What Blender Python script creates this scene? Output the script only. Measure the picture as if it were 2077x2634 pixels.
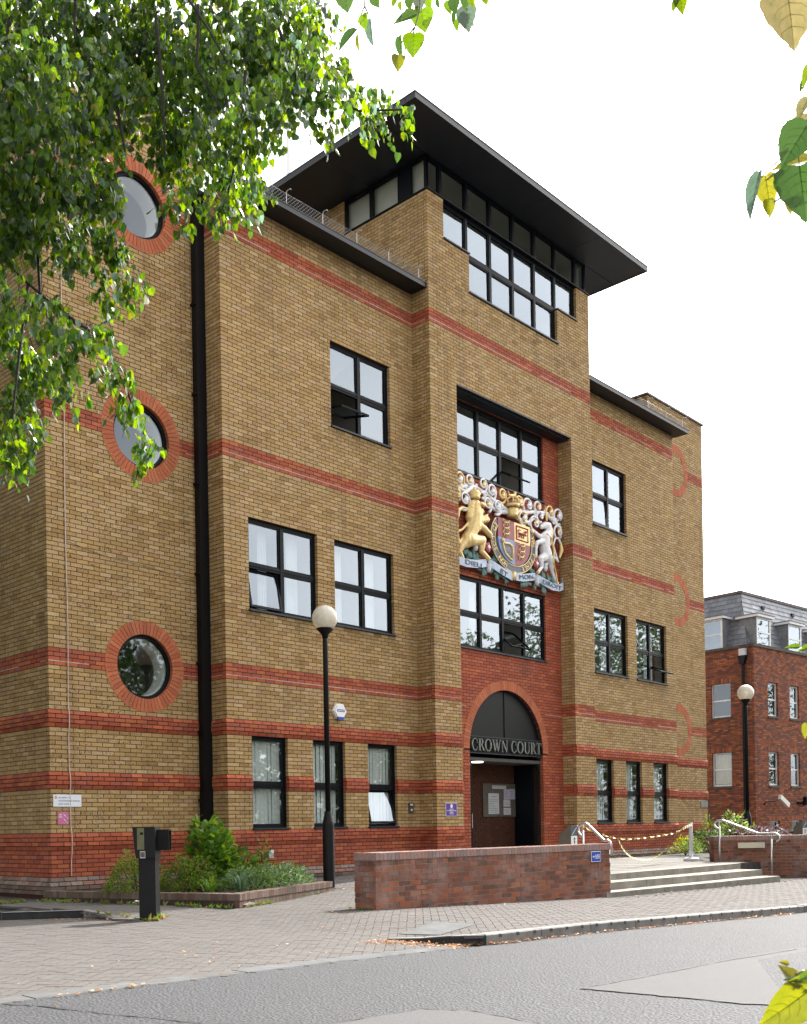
import bpy, math, random
from mathutils import Vector, Matrix
RND = random.Random(11)
S = bpy.context.scene
for o in list(bpy.data.objects): bpy.data.objects.remove(o)

# ------------------------------------------------------------------ camera
# metres; X along the court's facade, Y into the building, Z up from the plinth base
CAM = (-12.084, -15.622, 1.063); YAW = 42.736; ROLL = -0.952
cd = bpy.data.cameras.new('camera'); cam = bpy.data.objects.new('camera', cd); S.collection.objects.link(cam)
cam.matrix_world = (Matrix.Translation(CAM) @ Matrix.Rotation(math.radians(YAW-90), 4, 'Z')
                    @ Matrix.Rotation(math.radians(90), 4, 'X') @ Matrix.Rotation(math.radians(ROLL), 4, 'Z'))
cd.sensor_fit = 'VERTICAL'; cd.sensor_height = 36.0; cd.lens = 36.0*2673.65/2634.0
cd.shift_y = (2126.53-1317.0)/2634.0
cd.clip_start = 0.05; cd.clip_end = 2500
cd.dof.use_dof = True; cd.dof.focus_distance = 20.0; cd.dof.aperture_fstop = 18.0
S.camera = cam

# ------------------------------------------------------------------ sky, sun, exposure
SUN_AZ, SUN_EL = 6.0, 48.0           # sun stands over the right end of the building, 6 degrees behind its front
sx, sy, sz = (math.cos(math.radians(SUN_EL))*math.cos(math.radians(SUN_AZ)),
              math.cos(math.radians(SUN_EL))*math.sin(math.radians(SUN_AZ)), math.sin(math.radians(SUN_EL)))
W = bpy.data.worlds.new('World'); S.world = W; W.use_nodes = True
nt = W.node_tree; nt.nodes.clear()
n_out = nt.nodes.new('ShaderNodeOutputWorld'); n_bg = nt.nodes.new('ShaderNodeBackground')
n_sky = nt.nodes.new('ShaderNodeTexSky'); n_sky.sky_type = 'NISHITA'; n_sky.sun_disc = False
n_sky.sun_elevation = math.radians(SUN_EL); n_sky.sun_rotation = math.atan2(sx, sy)
n_sky.air_density = 1.0; n_sky.dust_density = 3.0; n_sky.ozone_density = 1.0
# thin bright cloud veil over the whole sky
n_tc = nt.nodes.new('ShaderNodeTexCoord'); n_mp = nt.nodes.new('ShaderNodeMapping'); n_mp.inputs['Scale'].default_value = (1, 1, 2.6)
n_no = nt.nodes.new('ShaderNodeTexNoise'); n_no.inputs['Scale'].default_value = 2.3; n_no.inputs['Detail'].default_value = 7
n_rm = nt.nodes.new('ShaderNodeMapRange'); n_rm.inputs['From Min'].default_value = .35; n_rm.inputs['From Max'].default_value = .62
n_rm.inputs['To Min'].default_value = .62; n_rm.inputs['To Max'].default_value = .97
n_mx = nt.nodes.new('ShaderNodeMix'); n_mx.data_type = 'RGBA'
n_bw = nt.nodes.new('ShaderNodeRGBToBW'); nt.links.new(n_sky.outputs[0], n_bw.inputs[0])
n_vl = nt.nodes.new('ShaderNodeVectorMath'); n_vl.operation = 'MULTIPLY'; n_vl.inputs[1].default_value = (2.72, 2.65, 2.58)
nt.links.new(n_bw.outputs[0], n_vl.inputs[0]); nt.links.new(n_vl.outputs[0], n_mx.inputs['B'])
nt.links.new(n_tc.outputs['Generated'], n_mp.inputs['Vector']); nt.links.new(n_mp.outputs[0], n_no.inputs['Vector'])
nt.links.new(n_no.outputs[0], n_rm.inputs[0]); nt.links.new(n_rm.outputs[0], n_mx.inputs['Factor'])
nt.links.new(n_sky.outputs[0], n_mx.inputs['A']); nt.links.new(n_mx.outputs['Result'], n_bg.inputs['Color'])
n_bg.inputs['Strength'].default_value = 0.1
nt.links.new(n_bg.outputs[0], n_out.inputs[0])
sl = bpy.data.lights.new('sun', 'SUN'); sl.energy = 3.1; sl.angle = math.radians(0.6); sl.color = (1, .95, .87)
so = bpy.data.objects.new('sun', sl); S.collection.objects.link(so)
so.rotation_euler = Vector((sx, sy, sz)).to_track_quat('Z', 'Y').to_euler()
S.view_settings.view_transform = 'Standard'; S.view_settings.look = 'None'
S.view_settings.gamma = 1; S.view_settings.exposure = 1.58
S.cycles.max_bounces = 8; S.cycles.transparent_max_bounces = 12
S.cycles.caustics_reflective = False; S.cycles.caustics_refractive = False

# ------------------------------------------------------------------ materials
def node_mat(name):
    m = bpy.data.materials.new(name); m.use_nodes = True; nt = m.node_tree
    b = nt.nodes['Principled BSDF']
    return m, nt, b
def N(nt, t, **k):
    n = nt.nodes.new('ShaderNode'+t)
    for a, v in k.items():
        if hasattr(n, a): setattr(n, a, v)
    return n
def L(nt, a, b): nt.links.new(a, b)
def mixc(nt, fac, a, b, mode='MIX'):
    m = N(nt, 'Mix', data_type='RGBA', blend_type=mode)
    for s, v in (('Factor', fac), ('A', a), ('B', b)):
        if isinstance(v, bpy.types.NodeSocket): L(nt, v, m.inputs[s])
        elif s == 'Factor': m.inputs[s].default_value = v
        else: m.inputs[s].default_value = (*v[:3], 1)
    return m.outputs['Result']
def noise(nt, scale, detail=3, rough=.55, vec=None, dist=0):
    n = N(nt, 'TexNoise'); n.inputs['Scale'].default_value = scale; n.inputs['Detail'].default_value = detail
    n.inputs['Roughness'].default_value = rough; n.inputs['Distortion'].default_value = dist
    if vec is None:
        g = nt.nodes.get('geo') or N(nt, 'NewGeometry'); g.name = 'geo'; vec = g.outputs['Position']
    L(nt, vec, n.inputs['Vector']); return n.outputs[0]
def ramp(nt, x, a, b, c=0., d=1.):
    r = N(nt, 'MapRange'); L(nt, x, r.inputs[0])
    for i, v in enumerate((a, b, c, d)): r.inputs[i+1].default_value = v
    return r.outputs[0]
def mul(nt, a, b, op='MULTIPLY'):
    m = N(nt, 'Math', operation=op)
    for i, v in enumerate((a, b)):
        if isinstance(v, bpy.types.NodeSocket): L(nt, v, m.inputs[i])
        else: m.inputs[i].default_value = v
    return m.outputs[0]
def bump(nt, b, h, strength=.3, dist=.01):
    n = N(nt, 'Bump'); n.inputs['Strength'].default_value = strength; n.inputs['Distance'].default_value = dist
    L(nt, h, n.inputs['Height']); L(nt, n.outputs[0], b.inputs['Normal'])
def mat(name, col, rough=.6, metal=0., var=.15, scale=6., bscale=None, bstr=.2, spec=.5, col2=None, emit=None):
    m, nt, b = node_mat(name)
    c2 = col2 or tuple(c*(1-2*var) for c in col)
    c = mixc(nt, ramp(nt, noise(nt, scale, 5), .3, .7), col, c2)
    L(nt, c, b.inputs['Base Color']); b.inputs['Roughness'].default_value = rough; b.inputs['Metallic'].default_value = metal
    b.inputs['Specular IOR Level'].default_value = spec
    if bscale: bump(nt, b, noise(nt, bscale, 4), bstr, .004)
    if emit: b.inputs['Emission Color'].default_value = (*emit[:3], 1); b.inputs['Emission Strength'].default_value = emit[3]
    return m

# brick: colour from the tint attribute (each brick its own), alpha = how pitted it is
def brick_mat(name, pits=True, efflor=0., rough=.85):
    m, nt, b = node_mat(name)
    a = N(nt, 'Attribute'); a.attribute_name = 'tint'
    col = a.outputs['Color']
    col = mixc(nt, ramp(nt, noise(nt, 45, 4), .3, .75), col, mixc(nt, .45, col, (.06, .04, .02)))
    col = mixc(nt, ramp(nt, noise(nt, .7, 5, .65), .42, .8, 0, .22), col, (.07, .055, .04))
    sv = N(nt, 'VectorMath', operation='MULTIPLY'); L(nt, nt.nodes['geo'].outputs['Position'], sv.inputs[0]); sv.inputs[1].default_value = (4.5, 4.5, .32)
    col = mixc(nt, ramp(nt, noise(nt, 1., 5, .6, vec=sv.outputs[0]), .52, .78, 0, .38), col, (.075, .055, .035))
    if pits:
        p = ramp(nt, noise(nt, 44, 2, .5), .58, .63)
        p = mul(nt, p, a.outputs['Alpha'])
        col = mixc(nt, p, col, (.035, .02, .008))
    if efflor:
        e = ramp(nt, noise(nt, 1.7, 6, .7), .47, .68, 0, efflor)
        col = mixc(nt, e, col, (.33, .27, .26))
        d = ramp(nt, noise(nt, 2.9, 5, .7), .58, .8, 0, .5)
        col = mixc(nt, d, col, (.035, .025, .02))
    L(nt, col, b.inputs['Base Color']); b.inputs['Roughness'].default_value = rough
    b.inputs['Specular IOR Level'].default_value = .25
    bump(nt, b, noise(nt, 90, 3), .5, .004)
    return m
M = {}
M['brick'] = brick_mat('stock_brick')
M['wallbrick'] = brick_mat('weathered_brick', pits=False, efflor=.55)
M['farbrick'] = brick_mat('multi_red_brick', pits=False)
M['mortar_y'] = mat('ochre_mortar', (.10, .048, .011), .95, var=.2, scale=9)
M['mortar_r'] = mat('red_mortar', (.06, .014, .009), .95, var=.2, scale=9)
M['mortar_w'] = mat('pale_mortar', (.30, .25, .20), .95, var=.35, scale=3)
M['mortar_d'] = mat('dark_mortar', (.085, .05, .035), .95, var=.25, scale=5)
M['limeline'] = mat('lime_bloom', (.62, .55, .5), .9, var=.3, scale=30)
M['navy'] = mat('navy_metal', (.007, .010, .017), .5, var=.15, scale=4, bscale=30, bstr=.05)
M['soffit'] = mat('soffit_metal', (.016, .019, .028), .5, var=.15, scale=2)
M['frame'] = mat('black_frame', (.0035, .005, .008), .45, var=.1, scale=5, spec=.15)
M['black'] = mat('black_paint', (.003, .0033, .005), .5, var=.3, scale=8, bscale=25, bstr=.15, spec=.25)
M['coping'] = mat('brown_coping', (.12, .09, .085), .7, var=.2, scale=3)
M['steel'] = mat('brushed_steel', (.62, .62, .63), .32, 1., var=.05, scale=20)
M['galv'] = mat('galvanised_wire', (.5, .5, .5), .5, .7, var=.1)
M['white'] = mat('white_paint', (.78, .78, .77), .5, var=.04, scale=3)
M['cream'] = mat('cream_paint', (.66, .6, .45), .6, var=.06, scale=3)
M['room'] = mat('room_wall', (.55, .53, .48), .9, var=.03)
M['roomdark'] = mat('room_dark', (.06, .06, .06), .9, var=.05)
M['blind'] = mat('blind_fabric', (.80, .84, .79), .8, var=.08, scale=3)
M['curtain'] = mat('pale_curtain', (.7, .72, .74), .8, var=.06, scale=3)
def glass_mat(name, ior, tint):
    m, nt, b = node_mat(name); nt.nodes.remove(b)
    o = nt.nodes['Material Output']
    f = N(nt, 'Fresnel'); f.inputs['IOR'].default_value = ior
    t = N(nt, 'BsdfTransparent'); t.inputs['Color'].default_value = (*tint, 1)
    g = N(nt, 'BsdfGlossy'); g.inputs['Roughness'].default_value = .015; g.inputs['Color'].default_value = (.80, .90, 1, 1)
    bp = N(nt, 'Bump'); bp.inputs['Strength'].default_value = .06; bp.inputs['Distance'].default_value = .02
    L(nt, noise(nt, 1.6, 2), bp.inputs['Height']); L(nt, bp.outputs[0], g.inputs['Normal'])
    x = N(nt, 'MixShader'); L(nt, f.outputs[0], x.inputs[0]); L(nt, t.outputs[0], x.inputs[1]); L(nt, g.outputs[0], x.inputs[2])
    gg = nt.nodes['geo']; ir = N(nt, 'MapRange'); L(nt, gg.outputs['Backfacing'], ir.inputs[0])      # same reflectance from both sides
    ir.inputs[3].default_value = ior; ir.inputs[4].default_value = 1/ior; L(nt, ir.outputs[0], f.inputs['IOR'])
    L(nt, x.outputs[0], o.inputs['Surface']); return m
M['glass'] = glass_mat('window_glass', 2.7, (.86, .9, .9))
M['glass_clear'] = glass_mat('clear_glass', 2.0, (.88, .92, .9))

# ------------------------------------------------------------------ mesh helpers
C = S.collection.objects
WM = {}                                   # world matrix of every object that parents others
class MB:
    def __init__(s): s.v = []; s.f = []; s.m = []; s.t = []
    def add(s, vs, fs, mi=0, tint=(1, 1, 1, 1)):
        b = len(s.v); s.v += [tuple(p) for p in vs]; s.t += [tint]*len(vs)
        s.f += [[b+i for i in f] for f in fs]; s.m += [mi]*len(fs); return s
    def poly(s, pts, mi=0, tint=(1, 1, 1, 1)): return s.add(pts, [list(range(len(pts)))], mi, tint)
    def box(s, x0, x1, y0, y1, z0, z1, mi=0, tint=(1, 1, 1, 1), F=None):
        p = [(x, y, z) for z in (z0, z1) for y in (y0, y1) for x in (x0, x1)]
        if F: p = [F(*q) for q in p]
        return s.add(p, [(0, 2, 3, 1), (4, 5, 7, 6), (0, 1, 5, 4), (2, 6, 7, 3), (0, 4, 6, 2), (1, 3, 7, 5)], mi, tint)
    def tube(s, pts, rad, n=8, mi=0, tint=(1, 1, 1, 1), cap=True):
        pts = [Vector(p) for p in pts]; k = len(pts)
        if not hasattr(rad, '__len__'): rad = [rad]*k
        vs = []; up = None
        for i, p in enumerate(pts):
            d = (pts[min(i+1, k-1)]-pts[max(i-1, 0)])
            if d.length < 1e-9: d = Vector((0, 0, 1))
            d.normalize()
            if up is None:
                up = Vector((0, 0, 1)) if abs(d.z) < .9 else Vector((1, 0, 0))
            a = d.cross(up)
            if a.length < 1e-6: a = d.cross(Vector((0, 1, 0)))
            a.normalize(); up = a.cross(d).normalized()
            for j in range(n):
                t = 2*math.pi*j/n; vs.append(p+(a*math.cos(t)+up*math.sin(t))*rad[i])
        fs = [(i*n+j, i*n+(j+1) % n, (i+1)*n+(j+1) % n, (i+1)*n+j) for i in range(k-1) for j in range(n)]
        if cap: fs += [tuple(range(n))[::-1], tuple((k-1)*n+j for j in range(n))]
        return s.add(vs, fs, mi, tint)
    def lathe(s, prof, c=(0, 0, 0), n=16, mi=0, tint=(1, 1, 1, 1)):
        vs = [(c[0]+r*math.cos(2*math.pi*j/n), c[1]+r*math.sin(2*math.pi*j/n), c[2]+z) for r, z in prof for j in range(n)]
        k = len(prof)
        fs = [(i*n+j, i*n+(j+1) % n, (i+1)*n+(j+1) % n, (i+1)*n+j) for i in range(k-1) for j in range(n)]
        fs += [tuple(range(n))[::-1], tuple((k-1)*n+j for j in range(n))]
        return s.add(vs, fs, mi, tint)
    def prism(s, poly, F, d0, d1, mi=0, tint=(1, 1, 1, 1)):
        n = len(poly); vs = [F(u, d0, z) for u, z in poly]+[F(u, d1, z) for u, z in poly]
        fs = [tuple(range(n)), tuple(range(2*n-1, n-1, -1))]+[(i, i+n, (i+1) % n+n, (i+1) % n) for i in range(n)]
        return s.add(vs, fs, mi, tint)
    def ball(s, c, r, n=10, k=6, mi=0, tint=(1, 1, 1, 1), sc=(1, 1, 1)):
        vs = []; fs = []
        for i in range(k+1):
            a = math.pi*i/k
            for j in range(n):
                b = 2*math.pi*j/n
                vs.append((c[0]+r*sc[0]*math.sin(a)*math.cos(b), c[1]+r*sc[1]*math.sin(a)*math.sin(b), c[2]+r*sc[2]*math.cos(a)))
        fs = [(i*n+j, (i+1)*n+j, (i+1)*n+(j+1) % n, i*n+(j+1) % n) for i in range(k) for j in range(n)]
        return s.add(vs, fs, mi, tint)
    def mesh(s, name, mats, smooth=False, off=(0, 0, 0)):
        me = bpy.data.meshes.new(name)
        if any(off): v = [(x-off[0], y-off[1], z-off[2]) for x, y, z in s.v]
        else: v = s.v
        me.from_pydata(v, [], s.f)
        for m in mats: me.materials.append(M[m] if isinstance(m, str) else m)
        if len(mats) > 1: me.polygons.foreach_set('material_index', s.m)
        a = me.attributes.new('tint', 'FLOAT_COLOR', 'POINT')
        a.data.foreach_set('color', [c for t in s.t for c in t])
        if smooth: me.polygons.foreach_set('use_smooth', [True]*len(me.polygons))
        me.update(); return me
    def build(s, name, mats, parent=None, smooth=False, loc=None, **tags):
        if not isinstance(mats, (list, tuple)): mats = [mats]
        me = s.mesh(name, mats, smooth, loc or (0, 0, 0))
        o = bpy.data.objects.new(name, me); C.link(o)
        if loc: o.location = loc
        adopt(o, parent); return tag(o, **tags)
def adopt(o, parent):
    WM[o.name] = o.matrix_basis.copy() if o.type == 'EMPTY' or o.location.length == 0 else Matrix.Translation(o.location) @ o.rotation_euler.to_matrix().to_4x4()
    if parent:
        o.parent = parent; o.matrix_parent_inverse = WM[parent.name].inverted()
def tag(o, label=None, cat=None, group=None, kind=None):
    if label: o['label'] = label
    if cat: o['category'] = cat
    if group: o['group'] = group
    if kind: o['kind'] = kind
    return o
def thing(name, loc, label, cat, group=None):
    o = bpy.data.objects.new(name, None); C.link(o); o.empty_display_size = .2
    o.location = loc; WM[o.name] = Matrix.Translation(loc); return tag(o, label, cat, group)
def place(name, me, loc, parent=None, rot=None, scale=None):
    o = bpy.data.objects.new(name, me); C.link(o); o.location = loc
    if rot: o.rotation_euler = rot
    if scale: o.scale = scale
    if parent: o.parent = parent; o.matrix_parent_inverse = WM[parent.name].inverted()
    return o
def text_mb(mb, txt, F, u, z, h, d0, d1, mi=0, width=None, align='LEFT', tint=(1, 1, 1, 1)):
    """flat or raised lettering as mesh: F(u,d,z) frame, h = cap height"""
    cu = bpy.data.curves.new('t', 'FONT'); cu.body = txt; cu.align_x = align; cu.size = h/.7
    cu.resolution_u = 3; cu.extrude = .5
    o = bpy.data.objects.new('t', cu); C.link(o)
    dg = bpy.context.evaluated_depsgraph_get(); dg.update()
    me = o.evaluated_get(dg).to_mesh()
    vs = [v.co.copy() for v in me.vertices]; fs = [tuple(p.vertices) for p in me.polygons]
    o.evaluated_get(dg).to_mesh_clear(); bpy.data.objects.remove(o); bpy.data.curves.remove(cu)
    if not vs: return
    if width:
        x0 = min(v.x for v in vs); x1 = max(v.x for v in vs); k = width/max(x1-x0, 1e-6)
        for v in vs: v.x *= k
    mb.add([F(u+v.x, d1 if v.z > 0 else d0, z+v.y) for v in vs], fs, mi, tint)

# F(u, d, z): u along a wall, d out of it, z up
def frame(o, ang):
    ux, uy = math.cos(math.radians(ang)), math.sin(math.radians(ang)); nx, ny = uy, -ux
    return lambda u, d, z: (o[0]+u*ux+d*nx, o[1]+u*uy+d*ny, z)
PAL = {
 'y': [(.40, .27, .115), (.43, .30, .14), (.36, .24, .095), (.45, .33, .17), (.39, .255, .10), (.44, .31, .16), (.34, .215, .08), (.47, .35, .20), (.41, .265, .15), (.30, .185, .07), (.42, .29, .12), (.385, .27, .13)],
 'r': [(.36, .078, .040), (.33, .070, .038), (.39, .095, .046), (.31, .062, .036), (.37, .085, .05), (.34, .09, .06), (.42, .115, .055), (.30, .065, .045)],
 'o': [(.42, .115, .062), (.39, .10, .055), (.44, .13, .075), (.41, .105, .06)],
 'w': [(.27, .085, .05), (.22, .075, .05), (.31, .095, .05), (.18, .07, .05), (.34, .11, .05), (.24, .11, .085), (.14, .06, .045), (.27, .12, .09)],
 'f': [(.26, .075, .035), (.22, .06, .03), (.32, .095, .04), (.16, .055, .04), (.12, .05, .045), (.29, .08, .035), (.20, .07, .05), (.36, .12, .05), (.14, .045, .03)],
 'p': [(.24, .19, .17), (.28, .14, .11), (.20, .15, .13), (.30, .22, .19)],
 'm': [(.17, .13, .11), (.13, .10, .085), (.2, .14, .12), (.15, .09, .07)],
}
PAL['y'] = [(r*.85+.145, g*.83+.098, b*.80+.048) for r, g, b in PAL['y']]
PAL['r'] = [(r*1.20, g*1.25, b*1.14) for r, g, b in PAL['r']]
PAL['o'] = [(r*1.25, g*1.35, b*1.15) for r, g, b in PAL['o']]
PAL['f'] = [(r*1.25, g*1.3, b*1.35) for r, g, b in PAL['f']]
PAL['w'] = [(r*1.0, g*.98, b*.98) for r, g, b in PAL['w']]
def tint_of(k):
    c = RND.choice(PAL[k]); j = RND.uniform(.9, 1.1)
    pit = 0.
    if k == 'y': pit = 0. if RND.random() < .45 else RND.uniform(.3, 1.)
    return tuple(round(x*j, 3) for x in c)+(pit,)
BR = []     # court bricks: (frame, u0, u1, z0, z1, d, style, tint, key)
CH = .075
def lay(F, key, u0, u1, n0, n1, kind, holes=(), bond=0., out=None, proud=None, depth=.1, blen=.225, ends=(0, 0)):
    """lay stretcher bond; holes: functions z_mid -> list of (a,b) blocked; kind(n,u) -> palette letter"""
    out = BR if out is None else out
    for n in range(n0, n1):
        za, zb = n*CH+.0065, (n+1)*CH-.0065; zm = (za+zb)/2
        blk = sorted(b for h in holes for b in h(za, zb))
        free = []; x = u0
        for a, b in blk:
            if a > x: free.append((x, min(a, u1)))
            x = max(x, b)
        if x < u1: free.append((x, u1))
        ph = (bond+(blen/2 if n % 2 else 0)) % blen
        for a, b in free:
            if b-a < .02: continue
            k = math.floor((a-ph)/blen); e = ph+k*blen; carry = None
            while e < b-1e-6:
                p, q = max(a, e), min(b, e+blen); e += blen
                if carry is not None: p = carry; carry = None
                if p == a and q-p < .06 and q < b: carry = p; continue
                if q < b and b-q < .06: q = b; e = b
                if q-p < .015: continue
                pp = p+(0 if p == a else .0065); qq = q-(0 if q == b else .0065)
                kk = kind(n, (p+q)/2)
                if kk is None: continue
                d, st = proud(n) if proud else (0., '')
                out.append((F, pp, qq, za, zb, d, st, tint_of(kk), key, depth))
def rect(a, b, z0, z1): return lambda za, zb: [(a, b)] if za > z0-.02 and zb < z1+.02 else []
def disc(c, z, R):
    def h(za, zb):
        m = max(abs(za-z), abs(zb-z))
        if min(abs(za-z), abs(zb-z)) > R and (za-z)*(zb-z) > 0: return []
        r = max(R*R-m*m, 0)**.5
        return [(c-r, c+r)] if r > 0 else []
    return h
def brick_verts(b, loc=None):
    F, p, q, za, zb, d, st, t, key, dep = b
    dt = db = d
    if st == 'top': dt = .004
    if st == 'bot': db = .004
    vs = [F(p, db, za), F(q, db, za), F(q, dt, zb), F(p, dt, zb), F(p, d*0-dep, za), F(q, -dep, za), F(q, -dep, zb), F(p, -dep, zb)]
    return vs
BF = [(0, 1, 2, 3), (0, 4, 5, 1), (3, 2, 6, 7), (0, 3, 7, 4), (1, 5, 6, 2)]
def score(b):
    c = Vector(b[0]((b[1]+b[2])/2, 0, (b[3]+b[4])/2))-Vector(CAM)
    n = Vector(b[0](0, 1, 0))-Vector(b[0](0, 0, 0))
    return max(0., -c.normalized().dot(n))*(b[2]-b[1])/c.length_squared
def emit_bricks(bl, parent, mats, limit=300, name='brick', ok=None, stuff_label=None):
    """the largest-looking bricks become objects of their own, the rest one joined part"""
    idx = [i for i in range(len(bl)) if ok is None or ok(bl[i])]
    idx.sort(key=lambda i: -score(bl[i])); single = set(idx[:limit])
    cache = {}; rest = MB()
    for i, b in enumerate(bl):
        vs = brick_verts(b)
        if i in single:
            c = tuple(sum(v[k] for v in vs)/8 for k in range(3))
            key = (b[8], round(b[2]-b[1], 3), b[5], b[6], b[7])
            me = cache.get(key)
            if me is None:
                me = MB().add(vs, BF, 0, b[7]).mesh(name, mats, off=c); cache[key] = me
            place(name, me, c, parent)
        else: rest.add(vs, BF, 0, b[7])
    if rest.v:
        rest.build(name, mats, parent, kind='stuff')
# mortar backing with rectangular holes
def backing(mb, F, u0, u1, z0, z1, holes, zcuts, mi_of, d=-.006, reveal=.12):
    us = sorted({u0, u1, *[x for h in holes for x in h[:2] if u0 < x < u1]})
    zs = sorted({z0, z1, *[x for h in holes for x in h[2:4] if z0 < x < z1], *[z for z in zcuts if z0 < z < z1]})
    for i in range(len(us)-1):
        for j in range(len(zs)-1):
            a, b, c, e = us[i], us[i+1], zs[j], zs[j+1]; um, zm = (a+b)/2, (c+e)/2
            if any(h[0] < um < h[1] and h[2] < zm < h[3] for h in holes): continue
            mb.poly([F(a, d, c), F(b, d, c), F(b, d, e), F(a, d, e)], mi_of(zm))
    for h in holes:
        if len(h) > 4: continue
        a, b, c, e = h[:4]; g = .004
        for p, q in (((a-g, c), (a-g, e)), ((b+g, e), (b+g, c)), ((a, e+g), (b, e+g)), ((b, c-g), (a, c-g))):
            mb.poly([F(p[0], d, p[1]), F(q[0], d, q[1]), F(q[0], d-reveal, q[1]), F(p[0], d-reveal, p[1])], mi_of((p[1]+q[1])/2))
def ring_fill(mb, F, c, z, R, mi, d=-.006, n=40, reveal=.0):
    """mortar plate between a circle and its bounding square"""
    for i in range(n):
        a, b = 2*math.pi*i/n, 2*math.pi*(i+1)/n
        def sq(t):
            k = 1/max(abs(math.cos(t)), abs(math.sin(t))); return (c+R*1.02*k*math.cos(t), z+R*1.02*k*math.sin(t))
        pa, pb = (c+R*math.cos(a), z+R*math.sin(a)), (c+R*math.cos(b), z+R*math.sin(b)); qa, qb = sq(a), sq(b)
        mb.poly([F(pa[0], d, pa[1]), F(pb[0], d, pb[1]), F(qb[0], d, qb[1]), F(qa[0], d, qa[1])], mi)
# ================================================================== the court house
court = thing('courthouse', (8.7, 0, 0), 'large yellow brick courthouse with red brick bands and dark overhanging tower roof', 'courthouse')
REDB = (10, 24, 38)
def kindY(n, u):
    if n <= 3: return 'p' if n >= 2 else 'm'
    if n <= 13 or 24 <= n <= 27 or 38 <= n <= 41 or 52 <= n <= 55 or 108 <= n <= 111 or 164 <= n <= 167: return 'r'
    return 'y'
def kindR(n, u): return 'r'
def proudM(n):
    if n <= 1: return (.06, '')
    if n == 2: return (.06, 'top2')
    if n == 3: return (.03, 'top')
    for b in REDB:
        if n == b: return (.03, 'bot')
        if n == b+3: return (.03, 'top')
        if n in (b+1, b+2): return (.03, '')
    return (0., '')
_bv = brick_verts
def brick_verts(b, loc=None):
    F, p, q, za, zb, d, st, t, key, dep = b
    if st == 'top2':
        return [F(p, d, za), F(q, d, za), F(q, .03, zb), F(p, .03, zb), F(p, -dep, za), F(q, -dep, za), F(q, -dep, zb), F(p, -dep, zb)]
    return _bv(b)
ZC = [z*CH for z in (4, 14, 24, 28, 38, 42, 52, 56, 108, 112, 164, 168)]
def miY(z):
    return 1 if kindY(int(z/CH), 0) != 'y' else 0
def miR(z): return 1
YA, YT, YR = .62, -.51, -.09
XA, XT, XT2, XD2, XE2 = -3.25, 5.38, 11.92, 17.38, 20.62
FA, FB, FT, FR = frame((0, YA), 0), frame((0, 0), 0), frame((0, YT), 0), frame((0, YR), 0)
FAl, FBl, FTl, FJr, FEl = (frame((x, 0), -90) for x in (XA, 0, XT, 10.98, 17.0))
FJl = frame((6.3, 0), 90)
MI = 8.70                                         # mirror axis of the side bays
BW = [(2.82, 4.61, 9.375, 11.175), (.58, 2.37, 5.25, 7.05), (2.85, 4.64, 5.25, 7.05),
      (.58, 1.49, 1.05, 2.85), (2.16, 3.07, 1.05, 2.85), (3.74, 4.65, 1.05, 2.85)]
DW = [(2*MI-b, 2*MI-a, c, e) for a, b, c, e in BW]
RC = [(-1.35, z) for z in (4.05, 8.25, 12.45)]; RO, RI = .83, .585
EC = [(18.75, z) for z in (4.05, 8.25, 12.45)]
wall_mb = MB(); mats_w = ['mortar_y', 'mortar_r']
discs = lambda cs: [disc(c, z, RO-.03) for c, z in cs]
discs2 = lambda cs: []
sqs = lambda cs: [(c-RI*1.02, c+RI*1.02, z-RI*1.02, z+RI*1.02, 1) for c, z in cs]
rr = lambda ws: [rect(*w) for w in ws]
def wall(F, key, u0, u1, n0, n1, holes=(), rects=(), kind=kindY, mi=miY, ends=(0, 0), proud=proudM, bond=0., z0=None):
    st = len(BR)
    lay(F, key, u0, u1, n0, n1, kind, holes, bond=bond, proud=proud)
    if ends[0] or ends[1]:
        for i in range(st, len(BR)):
            b = list(BR[i])
            if ends[0] and abs(b[1]-u0) < 1e-6: b[1] -= b[5]
            if ends[1] and abs(b[2]-u1) < 1e-6: b[2] += b[5]
            BR[i] = tuple(b)
    backing(wall_mb, F, u0, u1, n0*CH if z0 is None else z0, n1*CH, list(rects), ZC, mi)
# bay A with the round windows, and its side
wall(FA, 'x', XA, -.002, 0, 192, discs(RC), sqs(RC), ends=(1, 0), z0=-.3)
for c, z in RC: ring_fill(wall_mb, FA, c, z, RI, 1)
wall(FAl, 'l', -7.9, -(YA+.112), 0, 192, z0=-.3)
# bay B
wall(FB, 'x', 0, XT-.002, 0, 174, rr(BW), BW, ends=(1, 0), bond=.05, z0=-.3)
wall(FBl, 'l', -YA, -.112, 0, 174, z0=-.3)
# tower
TWH = [(6.83, 10.43, 13.425, 14.325), (5.93, 11.33, 14.325, 15.3)]
REC = (6.3, 10.98, -.5, 11.175)
wall(FT, 'x', XT, XT2, 0, 203, rr(TWH+[REC]), [(*TWH[0], 1), (*TWH[1], 1), (*REC, 1)], ends=(1, 0), bond=.03, z0=-.3)
wall(FTl, 'l', 0, -YT-.112, 0, 174, z0=-.3)
wall(FTl, 'l', -4.5, -YT-.112, 174, 203)
wall(FTl, 'l', -4.5, -2.12, 203, 214)
wall(FJr, 'l', -YR+.002, -YT-.112, 0, 149, z0=-.3)
wall(FJl, 'k', YT+.112, YR-.002, 0, 149, z0=-.3)
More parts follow.
